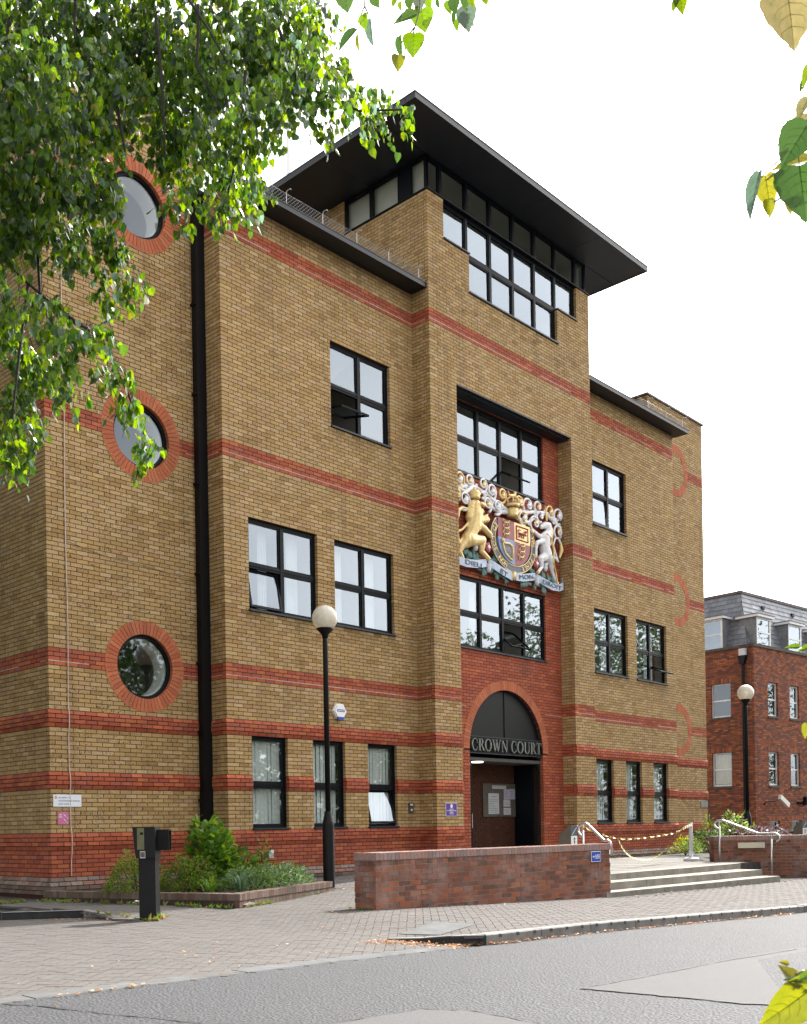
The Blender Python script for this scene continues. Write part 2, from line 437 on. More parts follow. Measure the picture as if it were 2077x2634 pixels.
# red wall inside the recess, with the arch
AC, AZ, AI, AO = 8.58, 2.89, 1.5, 1.73
RW = [(6.75, 10.29, 9.375, 11.10), (6.75, 10.29, 5.25, 6.975)]
door = (AC-AI, AC+AI, -.5, 2.89)
archd = lambda za, zb: [x for x in disc(AC, AZ, AO-.02)(za, zb)] if zb > AZ else []
wall(FR, 'x', 6.302, 10.978, 0, 149, rr(RW+[door])+[archd], RW+[(AC-AI*1.02, AC+AI*1.02, -.5, AZ+AI*1.02, 1)], kind=kindR, mi=miR,
     proud=None, z0=-.3, bond=.02)
na = 28
for i in range(na):
    a, b = math.pi*i/na, math.pi*(i+1)/na
    def sq(t):
        k = 1/max(abs(math.cos(t)), abs(math.sin(t))); return (AC+AI*1.02*k*math.cos(t), AZ+AI*1.02*k*math.sin(t))
    pa, pb, qa, qb = (AC+AI*math.cos(a), AZ+AI*math.sin(a)), (AC+AI*math.cos(b), AZ+AI*math.sin(b)), sq(a), sq(b)
    wall_mb.poly([FR(pa[0], -.006, pa[1]), FR(pb[0], -.006, pb[1]), FR(qb[0], -.006, qb[1]), FR(qa[0], -.006, qa[1])], 1)
    wall_mb.poly([FR(pa[0], -.006, pa[1]), FR(pb[0], -.006, pb[1]), FR(pb[0], -.36, pb[1]), FR(pa[0], -.36, pa[1])], 1)
# bay D (mirror of B) and end bay E
wall(FB, 'x', XT2+.002, XD2, 0, 174, rr(DW), DW, bond=.11, z0=-.3)
def kindE(n, u):
    z = (n+.5)*CH
    if any((u-c)**2+(z-q)**2 < RI*RI for c, q in EC): return 'y'
    return kindY(n, u) if (u > 18.75 or n < 50) else ('y' if n > 13 and not 24 <= n <= 27 and not 38 <= n <= 41 else kindY(n, u))
wall(FA, 'x', XD2-.38, XE2, 0, 192, discs2(EC), [], kind=kindE, bond=.07, z0=-.3, ends=(0, 1))
wall(FEl, 'l', -4.5, -(YA+.112), 174, 192)
# unseen backs and sides of the blocks
for a in ((XA+.01, -.01, 7.9, 14.35), (.01, XT, 7.9, 13.0), (XT+.01, XT2-.01, 7.9, 15.9), (XT2, XD2-.01, 7.9, 13.), (XD2-.3, XE2-.01, 7.9, 14.35)):
    wall_mb.poly([(a[0], a[2], -.2), (a[1], a[2], -.2), (a[1], a[2], a[3]), (a[0], a[2], a[3])], 0)
wall_mb.poly([(XE2-.006, YA, -.3), (XE2-.006, 7.9, -.3), (XE2-.006, 7.9, 14.4), (XE2-.006, YA, 14.4)], 0)
wall_mb.poly([(XD2-.006, 0, -.3), (XD2-.006, YA, -.3), (XD2-.006, YA, 13.05), (XD2-.006, 0, 13.05)], 0)
wall_mb.poly([(XT2-.006, YT, -.3), (XT2-.006, 0, -.3), (XT2-.006, 0, 13.05), (XT2-.006, YT, 13.05)], 0)
wall_mb.poly([(XT2-.006, YT, 13.05), (XT2-.006, 4.5, 13.05), (XT2-.006, 4.5, 15.2), (XT2-.006, YT, 15.2)], 0)
# lime-white joints that run along the plain bands
ll = MB()
def lime(F, u0, u1, n, gaps=()):
    x = u0
    while x < u1:
        e = min(x+RND.uniform(.3, 1.1), u1)
        if RND.random() < .86 and not any(a < (x+e)/2 < b for a, b in gaps):
            h = RND.uniform(.004, .008)
            ll.box(x, e-.01, -.02, .0025, n*CH-h, n*CH+h, F=F)
        x = e
for n in (53, 109, 165):
    lime(FA, XA, 0, n, [(-2.25, -.45)]); lime(FAl, -7, -.72, n); lime(FB, 0, XT, n); lime(FBl, -YA, -.11, n)
    lime(FT, XT, 6.3, n); lime(FT, 10.98, XT2, n); lime(FTl, 0, .4, n); lime(FB, XT2, XD2, n); lime(FA, 19.6, XE2, n)
lime(FT, XT, XT2, 165); lime(FR, 6.3, 7.0, 52); lime(FR, 10.2, 10.98, 52)
ll.build('mortar_joint', 'limeline', court, kind='stuff')
# radial brick rings
def ring(F, c, z, ri, ro, a0, a1, n, single, pal='o', blind=False):
    rest = MB()
    for i in range(n):
        t = a0+(a1-a0)*(i+.5)/n; w = (a1-a0)/n/2-.0035/ri
        p = [(c+r*math.cos(t+s*w), z+r*math.sin(t+s*w)) for r, s in ((ri, -1), (ro, -1), (ro, 1), (ri, 1))]
        vs = [F(u, .006, v) for u, v in p]+[F(u, -.11, v) for u, v in p]
        fs = [(0, 1, 2, 3), (0, 4, 5, 1), (1, 5, 6, 2), (2, 6, 7, 3), (3, 7, 4, 0)]
        tt = tint_of(pal)
        if single:
            cc = tuple(sum(v[k] for v in vs)/8 for k in range(3))
            place('ring_brick', MB().add(vs, fs, 0, tt).mesh('ring_brick', ['brick'], off=cc), cc, court)
        else: rest.add(vs, fs, 0, tt)
    if rest.v: rest.build('brick_ring', 'brick', court)
for c, z in RC: ring(FA, c, z, RI, RO, 0, 2*math.pi, 58, True)
for c, z in EC: ring(FA, c, z, RI, RO, 0, 2*math.pi, 58, False)
ring(FR, AC, AZ, AI, AO, 0, math.pi, 66, False)
wall_mb.build('wall', mats_w, court)
for i, b in enumerate(BR):
    if b[8] != 'x': continue
    k = 1.; um, zm = (b[1]+b[2])/2, (b[3]+b[4])/2
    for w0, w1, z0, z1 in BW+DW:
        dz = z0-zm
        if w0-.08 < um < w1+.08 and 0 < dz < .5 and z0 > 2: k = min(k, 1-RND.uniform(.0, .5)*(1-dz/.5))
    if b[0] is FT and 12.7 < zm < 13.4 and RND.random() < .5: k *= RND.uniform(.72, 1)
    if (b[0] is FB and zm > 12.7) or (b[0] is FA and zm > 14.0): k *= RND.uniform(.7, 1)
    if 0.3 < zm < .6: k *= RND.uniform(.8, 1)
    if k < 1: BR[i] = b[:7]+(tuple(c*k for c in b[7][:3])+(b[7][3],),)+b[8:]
def nearwall(b): return b[8] in 'xl' and b[3] > .0
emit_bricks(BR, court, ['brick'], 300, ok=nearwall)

# ------------------------------------------------------------------ windows
def window(x0, x1, z0, z1, Y, cols, rows, opens={}, sill=True, rec=.075, glass='glass', label=None):
    """dark metal window: frame > panes, casements, sill.  cols/rows are the inner split positions"""
    f = MB(); y0, y1 = Y+rec, Y+rec+.07
    xs = [x0]+list(cols)+[x1]; zs = [z0]+list(rows)+[z1]; fw = .05
    zb = z0+(.035 if sill else 0)
    f.box(x0, x0+fw, y0, y1, zb, z1); f.box(x1-fw, x1, y0, y1, zb, z1)
    f.box(x0+fw, x1-fw, y0, y1, z1-fw, z1); f.box(x0+fw, x1-fw, y0, y1, zb, zb+fw)
    for c in cols: f.box(c-.04, c+.04, y0-.006, y1, zb+fw, z1-fw)
    for r in rows: f.box(x0+fw, x1-fw, y0+.003, y1, r-.045, r+.045)
    for r in rows: f.box(x0+fw, x1-fw, y0-.012, y0+.003, r-.006, r+.006)
    cells = []
    for i in range(len(xs)-1):
        for j in range(len(zs)-1):
            a = xs[i]+(fw if i == 0 else .04); b = xs[i+1]-(fw if i == len(xs)-2 else .04)
            c = (zb+fw) if j == 0 else zs[j]+.045; d = zs[j+1]-(fw if j == len(zs)-2 else .045)
            cells.append((i, j, a, b, c, d))
            if (i, j) not in opens:
                g = .028; ys = y0+.012
                f.box(a, a+g, ys, y1, c, d); f.box(b-g, b, ys, y1, c, d); f.box(a+g, b-g, ys, y1, d-g, d); f.box(a+g, b-g, ys, y1, c, c+g)
    w = f.build('window', 'frame', court)
    if label: w['label'] = label
    for i, j, a, b, c, d in cells:
        if (i, j) in opens:
            ang = math.radians(opens[(i, j)]); m = MB(); g = .045; zc = (c+d)/2; yc = y0+.03; hh = (d-c)/2
            def T(x, y, z):
                yy, zz = y-yc, z-zc
                return (x, yc+yy*math.cos(ang)+zz*math.sin(ang), zc+zz*math.cos(ang)-yy*math.sin(ang))
            for q in ((a, a+g, c, d), (b-g, b, c, d), (a+g, b-g, d-g, d), (a+g, b-g, c, c+g)):
                m.box(q[0], q[1], yc-.02, yc+.02, q[2], q[3], F=T)
            cs = m.build('casement', 'frame', w)
            MB().poly([T(a+g, yc, c+g), T(b-g, yc, c+g), T(b-g, yc, d-g), T(a+g, yc, d-g)]).build('pane', glass, w)
        else:
            y = y0+.04; g = .026; jt = lambda: y+RND.uniform(-.0025, .0025)
            MB().poly([(a+g, jt(), c+g), (b-g, jt(), c+g), (b-g, jt(), d-g), (a+g, jt(), d-g)]).build('pane', glass, w)
    if sill: MB().box(x0-.012, x1+.012, Y-.045, Y+rec+.07, z0+.002, z0+.035).build('sill', 'navy', w)
    return w
def blinds(w, x0, x1, z0, z1, Y, n, ang=7, part=1.0, m='blind'):
    wd = (x1-x0)/n
    sh = None
    for i in range(int(n*part)):
        xc = x0+wd*(i+.5); a = math.radians(ang+RND.uniform(-9, 9)); h = wd*.52
        MB().poly([(xc-h*math.cos(a), Y-h*math.sin(a), z0), (xc+h*math.cos(a), Y+h*math.sin(a), z0), (xc+h*math.cos(a), Y+h*math.sin(a), z1), (xc-h*math.cos(a), Y-h*math.sin(a), z1)]).build('blind_slat', m, w)
def drape(w, x0, x1, z0, z1, Y, folds=5, m='curtain'):
    n = folds*6; mb = MB(); vs = []
    for i in range(n+1):
        x = x0+(x1-x0)*i/n; y = Y+.03*math.sin(i/n*folds*2*math.pi)
        vs += [(x, y, z0), (x, y, z1)]
    mb.add(vs, [(2*i, 2*i+2, 2*i+3, 2*i+1) for i in range(n)])
    mb.build('curtain', m, w, smooth=True)
def square_win(q, opens={}, **k): return window(*q, 0, [(q[0]+q[1])/2], [(q[2]+q[3])/2], opens, **k)
w = square_win(BW[0], {(0, 0): 78})
w = square_win(BW[1], {(0, 0): 11})
drape(w, 1.2, 1.42, 5.3, 7.0, .5, 3); drape(w, 1.95, 2.25, 5.3, 7.0, .5, 3)
w = square_win(BW[2]); drape(w, 3.25, 3.5, 5.3, 7., .5, 3); drape(w, 4.2, 4.5, 5.3, 7., .5, 3)
square_win(DW[0], {(0, 0): 4})
w = square_win(DW[1], {(1, 0): 68}); drape(w, DW[1][1]-.6, DW[1][1]-.1, 5.3, 7., .45, 3)
w = square_win(DW[2]); drape(w, DW[2][1]-.75, DW[2][1]-.4, 5.3, 7., .45, 3)
def ground_win(q, bl, op={}, n=9):
    w = window(*q, 0, [], [1.92], op); blinds(w, q[0]+.03, q[0]+.03+(q[1]-q[0]-.06)*bl, 1.1, 2.82, .19, n); return w
ground_win(BW[3], .95, n=8); ground_win(BW[4], .9, n=7); ground_win(BW[5], .95, {(0, 0): 13}, n=8)
for q in DW[3:6]: ground_win(q, .75, n=7)
# D: the right hand window of the middle pair stands open
# (recess windows)
cs = [6.75+.885*i for i in (1, 2, 3)]
w = window(*RW[0], YR, cs, [10.24], {(2, 0): 62}, rec=.05)
w = window(*RW[1], YR, cs, [6.11], {(2, 0): 48}, rec=.05)
drape(w, 7.75, 7.95, 5.3, 6.9, .4, 3); drape(w, 9.9, 10.1, 5.3, 6.9, .4, 3)
# tower glazing: two stepped rows, and the clerestory under the roof
col = [5.93+.9*i for i in range(7)]
window(col[0], col[6], 14.325, 15.235, YT, col[1:6], [], sill=False, label='upper row of tall tower window panes')
window(col[1], col[5], 13.425, 14.325, YT, col[2:5], [], sill=True)
for a, b in ((col[0], col[1]), (col[5], col[6])):
    MB().box(a-.01, b+.01, YT-.04, YT+.1, 14.327, 14.36).build('sill', 'navy', court)
f = MB(); yc = YT+.06
window(XT+.05, XT2-.05, 15.26, 16.04, YT+.0, [col[0]-.03]+col[1:6]+[col[6]+.03], [], sill=False, rec=.05, glass='glass_clear')
f.box(XT-.02, XT2+.02, YT-.03, YT+.14, 15.228, 15.262)
f.box(XT-.028, XT+.14, YT+.14, 2.12, 15.228, 15.262)
for a, b in ((-.46, -.40), (.0, .40), (1.19, 1.30), (2.06, 2.14)): f.box(XT+.03, XT+.1, a, b, 15.262, 16.05)
f.box(XT+.032, XT+.098, -.4, 2.06, 15.262, 15.31); f.box(XT+.032, XT+.098, -.4, 2.06, 15.99, 16.05)
cl = f.build('clerestory_frame', 'frame', court)
for a, b in ((-.40, .0), (.40, 1.19), (1.30, 2.06)):
    MB().poly([(XT+.06, b, 15.31), (XT+.06, a, 15.31), (XT+.06, a, 15.99), (XT+.06, b, 15.99)]).build('pane', 'glass_clear', cl)
# round windows
for c, z in RC:
    m = MB(); n = 48; y0, y1 = YA+.07, YA+.13
    def rg(ri, ro, ya, yb, mb):
        for i in range(n):
            a, b = 2*math.pi*i/n, 2*math.pi*(i+1)/n
            P = lambda r, t, y: (c+r*math.cos(t), y, z+r*math.sin(t))
            mb.poly([P(ri, a, ya), P(ro, a, ya), P(ro, b, ya), P(ri, b, ya)]); mb.poly([P(ri, b, ya), P(ri, b, yb), P(ri, a, yb), P(ri, a, ya)])
    rg(RI-.06, RI+.01, y0, y1, m)
    w = m.build('round_window', 'frame', court)
    MB().poly([(c+(RI-.05)*math.cos(2*math.pi*i/n), y0+.035, z+(RI-.05)*math.sin(2*math.pi*i/n)) for i in range(n)]).build('pane', 'glass_clear', w)
    m2 = MB(); rg(RI-.075, RI+.05, YA+.2, YA+.5, m2); m2.build('inner_lining', 'white', w)
# rooms behind the glass
def room(x0, x1, y0, y1, z0, z1, m='room'):
    mb = MB()
    for q in ([(x0, y1, z0), (x1, y1, z0), (x1, y1, z1), (x0, y1, z1)], [(x0, y0, z0), (x0, y1, z0), (x0, y1, z1), (x0, y0, z1)],
              [(x1, y0, z0), (x1, y1, z0), (x1, y1, z1), (x1, y0, z1)], [(x0, y0, z1), (x1, y0, z1), (x1, y1, z1), (x0, y1, z1)]): mb.poly(q)
    mb.poly([(x0, y0, z0), (x1, y0, z0), (x1, y1, z0), (x0, y1, z0)], 1)
    mb.build('room_interior', [m, 'roomdark'], court)
for z0, z1 in ((.3, 3.4), (4.4, 7.7), (8.6, 11.9)):
    room(.13, 5.2, .125, 5, z0, z1); room(12.1, 17.2, .125, 5, z0, z1)
room(6.4, 10.9, .12, 5, 5., 7.5); room(6.4, 10.9, .12, 5, 8.7, 11.6); room(5.55, 11.75, -.33, 4.2, 13.2, 16.03)
for c, z in RC: room(-3.1, -.14, YA+.56, YA+3, z-1.4, z+1.6)
# eaves, roofs and copings
def roofpart(name, *b, m='navy'): return MB().box(*b).build(name, m, court)
def panels(x0, x1, y0, y1, z, nx, ny, name='soffit_panel'):
    dx, dy = (x1-x0)/nx, (y1-y0)/ny
    for i in range(nx):
        for j in range(ny):
            MB().box(x0+i*dx+.004, x0+(i+1)*dx-.004, y0+j*dy+.004, y0+(j+1)*dy-.004, z, z+.02).build(name, 'soffit', court)
r = roofpart('tower_roof', 3.95, 13.35, -1.47, 6.6, 16.085, 16.17)
MB().box(3.93, 13.37, -1.49, -1.47, 16.05, 16.18).build('fascia', 'navy', r); MB().box(3.93, 3.95, -1.47, 6.6, 16.05, 16.18).build('fascia', 'navy', r)
MB().box(13.35, 13.37, -1.47, 6.6, 16.05, 16.18).build('fascia', 'navy', r)
MB().add([(3.95, -1.47, 16.171), (13.35, -1.47, 16.171), (13.35, 6.6, 16.171), (3.95, 6.6, 16.171), (8.0, 2.5, 17.4), (9.3, 2.5, 17.4)], [(0, 1, 5, 4), (1, 2, 5), (2, 3, 4, 5), (3, 0, 4)]).build('roof_slope', 'navy', r)
M['flash'] = mat('weathered_flashing', (.06, .068, .08), .5, var=.3, scale=3)
for i in range(5): MB().box(3.92+i*1.892, 3.92+(i+1)*1.892-.006, -1.50, -1.44, 16.18, 16.196).build('flashing', 'flash', r)
MB().box(3.92, 3.98, -1.44, 6.6, 16.18, 16.196).build('flashing', 'flash', r)
panels(3.955, 13.345, -1.465, YT+.06, 16.06, 4, 1); panels(3.955, XT+.03, YT+.068, 6.58, 16.06, 1, 4); panels(XT2-.03, 13.345, YT+.068, 6.58, 16.06, 1, 4)
def eave(x0, x1):
    e = roofpart('eaves', x0, x1, -.44, .02, 13.056, 13.12)
    MB().box(x0-.012, x1+.012, -.46, -.44, 13.04, 13.14).build('fascia', 'navy', e); MB().box(x0, x1, .02, 7.8, 13.06, 13.1).build('flat_roof', 'navy', e); MB().box(x0-.016, x1+.016, -.47, -.41, 13.14, 13.152).build('flashing', 'flash', e)
eave(-.1, XT-.004); eave(XT2+.004, 17.62)
MB().box(XT2+.02, 17.62+.012, -.46, .61, 13.0561, 13.058)
def cope(x0, x1, y0, y1):
    c = roofpart('coping', x0-.05, x1+.05, y0-.05, y0+.3, 14.4, 14.46, m='coping')
    MB().box(x0-.05, x0+.3, y0+.3, y1, 14.402, 14.458).build('coping', 'coping', court); MB().box(x1-.3, x1+.05, y0+.3, y1, 14.402, 14.458).build('coping', 'coping', court)
cope(XA, .4, YA, 7.9); cope(17.0, XE2, YA, 7.9)
MB().box(6.302, 10.978, YT+.11, YR-.002, 11.12, 11.174).build('recess_soffit', 'navy', court)
MB().box(6.302, 10.978, YT+.004, YT+.11, 11.15, 11.172).build('recess_soffit', 'navy', court)
# bird spikes: bent wire hooks and chain-link along the gutters
def hook(x, y, z, dx=0, dy=-1, h=.3):
    MB().tube([(x, y, z), (x, y, z+h*.85), (x+dx*.03, y+dy*.03, z+h), (x+dx*.12, y+dy*.12, z+h*.98), (x+dx*.15, y+dy*.15, z+h*.86)], .008, 5).build('net_hook', 'galv', court)
for i in range(9): hook(4.05+i*1.15, -1.44, 16.17, h=.34)
for i in range(6): hook(.35+i*.96, -.43, 13.14, h=.28)
for i in range(6): hook(12.15+i*1.02, -.43, 13.14, h=.3)
def netting(x0, x1, y, z0, z1, st=.075, name='bird_netting'):
    mb = MB(); h = z1-z0; x = x0-h
    while x < x1:
        for s in (0, 1):
            a, b = max(x, x0), min(x+h, x1)
            if b-a > .02:
                za, zb = (z0+a-x, z0+b-x) if s == 0 else (z1-(a-x), z1-(b-x))
                mb.tube([(a, y, za), (b, y, zb)], .0028, 3, cap=False)
        x += st
    mb.tube([(x0, y, z1), (x1, y, z1)], .004, 4); mb.build(name, 'galv', court)
netting(-.05, 5.3, -.42, 13.14, 13.38); netting(14.6, 17.5, -.42, 13.14, 13.34)
# rain-water pipe in the corner and thin cable on bay A
p = MB(); p.box(-.21, -.01, YA-.17, YA-.02, -.1, 12.95); 
dp = p.build('downpipe', 'black', court)
for z in (1.6, 2.9, 4.2, 5.9, 7.6, 9.3, 11.): MB().box(-.235, .0-.004, YA-.16, YA-.004, z, z+.05).build('pipe_bracket', 'black', dp)
MB().add([(-.3, YA-.25, 13.15), (-.003, YA-.25, 13.15), (-.003, YA-.01, 13.15), (-.3, YA-.01, 13.15), (-.21, YA-.17, 12.9), (-.012, YA-.17, 12.9), (-.012, YA-.02, 12.9), (-.21, YA-.02, 12.9)],
         [(0, 1, 5, 4), (1, 2, 6, 5), (2, 3, 7, 6), (3, 0, 4, 7), (0, 3, 2, 1)]).build('hopper', 'black', dp)
cab = [(-2.90+.008*math.sin(z*1.7), YA-.012-(.03 if any(b*CH-.02 < z < (b+4)*CH+.02 for b in REDB) else 0), z) for z in [.32+i*.14 for i in range(80)]]
MB().tube(cab, .009, 5).build('cable', mat('pale_cable', (.62, .5, .42), .6), court)
MB().tube([(-2.9, YA-.012, 6.05), (-2.2, YA-.01, 5.93), (-1.2, YA-.01, 5.88), (-.25, YA-.01, 5.8)], .006, 4).build('cable', mat('brown_cable', (.4, .3, .2), .6), court)
# porch behind the arch
pm = mat('porch_brick', (.05, .016, .012), .9, var=.25, scale=12)  # base colour darkened to stand in for the shade inside the porch
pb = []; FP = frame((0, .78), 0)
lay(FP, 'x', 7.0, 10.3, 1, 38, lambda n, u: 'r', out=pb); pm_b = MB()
for b in pb: pm_b.add(brick_verts(b), BF, 0, tuple(c*.13 for c in b[7][:3])+(0,))  # red tints cut down: porch shade put into the brick colour
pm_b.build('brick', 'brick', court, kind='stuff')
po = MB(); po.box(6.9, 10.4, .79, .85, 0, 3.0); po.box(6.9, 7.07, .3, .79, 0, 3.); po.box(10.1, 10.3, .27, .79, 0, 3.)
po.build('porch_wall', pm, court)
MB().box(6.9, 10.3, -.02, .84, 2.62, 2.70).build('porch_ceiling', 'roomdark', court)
MB().box(7.10, 7.62, .30, .35, .1, 2.6).build('entrance_door', 'frame', court)
MB().tube([(7.58, .27, 1.0), (7.58, .27, 1.35)], .012, 6).build('door_handle', 'steel', court)
MB().box(9.98, 10.06, .2, .78, .1, 2.6).build('door_frame', 'frame', court)
MB().lathe([(.0, 0), (.14, 0), (.14, .02), (0, .02)], (7.75, .22, 2.598), 20).build('ceiling_light', mat('lit_panel', (.9, .9, .85), .5, emit=(1, .93, .8, 3.)), court)
# ================================================================== ground
def interp(x, xs, ys):
    if x <= xs[0]: return ys[0]
    for i in range(1, len(xs)):
        if x <= xs[i]: return ys[i-1]+(ys[i]-ys[i-1])*(x-xs[i-1])/(xs[i]-xs[i-1])
    return ys[-1]
def sm(t): t = max(0., min(1., t)); return t*t*(3-2*t)
def zp(x): return interp(x, [-12, -6, -1.8, 3.85, 10, 30], [.03, -.02, -.083, -.235, -.27, -.3])
def kerbY(x): return -9.04-.055*(x+3.8)              # road edge
LK = [(-9.5, .5), (-5.36, -1.85), (-4.33, -2.42), (-4.17, -3.62)]   # kerb of the raised strip beside bay A
def left_of(p, a, b): return (b[0]-a[0])*(p[1]-a[1])-(b[1]-a[1])*(p[0]-a[0])
def raised(x, y): return x < -4.2 and y > -3.62 and left_of((x, y), LK[0], LK[1]) > 0 and left_of((x, y), LK[1], LK[2]) > 0 and left_of((x, y), LK[2], LK[3]) > 0
def gz(x, y):
    """paved level"""
    if x < -3.9 and not raised(x, y):
        k = sm((y+3.9)/1.4) if x > -4.4 else 0
        z = zp(x)-.1+.1*k*sm((x+4.9)/.7)
    elif raised(x, y):
        k = sm((y+3.62)/1.2) if x > -4.6 else 1
        z = zp(x)-.1*(1-k)*.8
    else:
        k = sm((y+3.9)/1.4)
        z = zp(x)-.1*(1-sm((x+3.9)/1.6))*sm((y+9.0)/1.1)*(1-k)
    if y > -4.9 and x > -2.2:
        hb = interp(x, [-2.2, -.2, .65, 1.6, 4.0], [-.08, -.04, 0, .05, .095])
        z += (hb-z)*sm((y+4.9)/1.0)*sm((x+2.2)/.5)
    return z
PATHS = [(x*.5-11.5) for x in range(34)]
def sheet(name, x0, x1, nx, y0f, y1f, ny, zf, m, **tags):
    mb = MB(); vs = []
    for i in range(nx+1):
        x = x0+(x1-x0)*i/nx
        for j in range(ny+1):
            y = y0f(x)+(y1f(x)-y0f(x))*j/ny; vs.append((x, y, zf(x, y)))
    mb.add(vs, [(i*(ny+1)+j, (i+1)*(ny+1)+j, (i+1)*(ny+1)+j+1, i*(ny+1)+j+1) for i in range(nx) for j in range(ny)])
    return mb.build(name, m, smooth=True, **tags)
# asphalt: coarse worn aggregate
m, nt, b = node_mat('worn_asphalt')
v = N(nt, 'TexVoronoi'); v.inputs['Scale'].default_value = 40; g = N(nt, 'NewGeometry'); g.name = 'geo'; L(nt, g.outputs['Position'], v.inputs['Vector'])
c = mixc(nt, ramp(nt, v.outputs['Distance'], .1, .6), (.070, .073, .084), (.020, .021, .024))
c = mixc(nt, ramp(nt, noise(nt, 120, 2), .5, .72), c, (.115, .12, .135))
c = mixc(nt, ramp(nt, noise(nt, .8, 5, .6), .3, .75, 0, .5), c, (.036, .037, .041))
L(nt, c, b.inputs['Base Color']); b.inputs['Roughness'].default_value = .78; b.inputs['Specular IOR Level'].default_value = .4
bump(nt, b, ramp(nt, v.outputs['Distance'], 0, .7, 1, 0), .6, .016); M['asphalt'] = m
m, nt, b = node_mat('patched_asphalt')
c = mixc(nt, ramp(nt, noise(nt, 160, 3), .35, .7), (.058, .058, .061), (.088, .088, .092))
c = mixc(nt, ramp(nt, noise(nt, 1.3, 5), .3, .75, 0, .4), c, (.065, .064, .066))
L(nt, c, b.inputs['Base Color']); b.inputs['Roughness'].default_value = .85; bump(nt, b, noise(nt, 220, 3), .6, .006); M['asphalt2'] = m
M['tar'] = mat('tar_seam', (.035, .035, .037), .7, var=.3, scale=20, bscale=60)
M['bed'] = mat('joint_sand', (.06, .057, .054), .95, var=.3, scale=14)
M['soil'] = mat('soil', (.05, .035, .022), .95, var=.3, scale=12, bscale=30, bstr=.6)
M['earth'] = mat('ground_far', (.16, .15, .13), .95, var=.2, scale=.4)
M['kerb'] = mat('kerb_stone', (.21, .207, .20), .85, var=.22, scale=5, bscale=50, bstr=.3)
M['kerbdark'] = mat('stained_shaded_kerb', (.03, .03, .031), .85, var=.3, scale=7, bscale=50, bstr=.3)  # kerb faces: dirt plus shade put into the colour, tops stay plain stone
M['step'] = mat('step_stone', (.28, .262, .225), .85, var=.22, scale=4, bscale=40, bstr=.3)
m, nt, b = node_mat('paver'); a = N(nt, 'Attribute'); a.attribute_name = 'tint'
c = mixc(nt, ramp(nt, noise(nt, 70, 4), .3, .75), a.outputs['Color'], (.070, .067, .065))
c = mixc(nt, ramp(nt, noise(nt, .9, 6, .65), .4, .8, 0, .4), c, (.058, .056, .054))
L(nt, c, b.inputs['Base Color']); b.inputs['Roughness'].default_value = .9; bump(nt, b, noise(nt, 150, 3), .4, .004); M['paver'] = m
PAL['pav'] = [(.108, .102, .099), (.102, .097, .094), (.116, .108, .103), (.098, .094, .093), (.110, .100, .095), (.106, .103, .103)]
PAL['flag'] = [(.23, .218, .195), (.215, .205, .183), (.245, .232, .21), (.205, .193, .17)]
# far ground, road
MB().poly([(-600, -600, -.75), (900, -600, -.75), (900, 900, -.75), (-600, 900, -.75)]).build('ground', 'earth', kind='structure')
road = sheet('road', -60, 90, 75, lambda x: kerbY(x)-9.0, lambda x: kerbY(x)+.05, 6, lambda x, y: zp(x)-.105, 'asphalt', kind='structure')
sheet('verge', -60, 90, 40, lambda x: kerbY(x)-30, lambda x: kerbY(x)-9.0, 4, lambda x, y: zp(x)-.06, 'earth', kind='structure')
def flat(name, pts, off, m, parent=None, **t):
    P = []
    for i, a in enumerate(pts):
        b = pts[(i+1) % len(pts)]
        for k in range(7): P.append((a[0]+(b[0]-a[0])*k/7+RND.uniform(-.025, .025), a[1]+(b[1]-a[1])*k/7+RND.uniform(-.02, .02)))
    pts = P
    return MB().poly([(x, y, zp(x)-.105+off) for x, y in pts]).build(name, m, parent, **t)
flat('road_patch', [(-5.72, -11.46), (-4.6, -11.5), (-3.4, -11.5), (-1.9, -11.62), (1.5, -11.75), (1.5, -14.), (-4.4, -14.), (-5.3, -13.3), (-5.62, -12.62), (-5.66, -12.0)], .004, 'asphalt2', road)
flat('road_patch', [(-8.6, -10.9), (-7.8, -11.08), (-7.1, -11.15), (-6.95, -11.45), (-7.1, -12.3), (-9.5, -13.5)], .004, 'asphalt2', road)
def seam(pts, r=.012):
    mb = MB(); P = []
    for i in range(len(pts)-1):
        for k in range(8):
            t = k/8; P.append((pts[i][0]+(pts[i+1][0]-pts[i][0])*t+RND.uniform(-.012, .012), pts[i][1]+(pts[i+1][1]-pts[i][1])*t+RND.uniform(-.012, .012)))
    vs = []
    for i, p in enumerate(P):
        q = P[min(i+1, len(P)-1)] if i < len(P)-1 else P[i-1]
        dx, dy = q[0]-p[0], q[1]-p[1]; l = math.hypot(dx, dy) or 1; w = r*RND.uniform(.35, 1.3)
        vs += [(p[0]-dy/l*w, p[1]+dx/l*w, zp(p[0])-.105+.008), (p[0]+dy/l*w, p[1]-dx/l*w, zp(p[0])-.105+.008)]
    mb.add(vs, [(2*i, 2*i+2, 2*i+3, 2*i+1) for i in range(len(P)-1)]); mb.build('road_crack', 'tar', road)
seam([(-5.72, -11.46), (-4.6, -11.5), (-3.4, -11.5), (-1.9, -11.62), (1.5, -11.75)]); seam([(-5.72, -11.46), (-5.66, -12.0), (-5.62, -12.62), (-5.3, -13.3)], .018)
seam([(-8.75, -8.8), (-8.62, -9.1), (-8.5, -9.7), (-8.3, -10.5), (-8.0, -10.9)], .012); seam([(-8.6, -10.9), (-7.8, -11.08), (-7.1, -11.15), (-6.95, -11.45), (-7.1, -12.3)], .008)
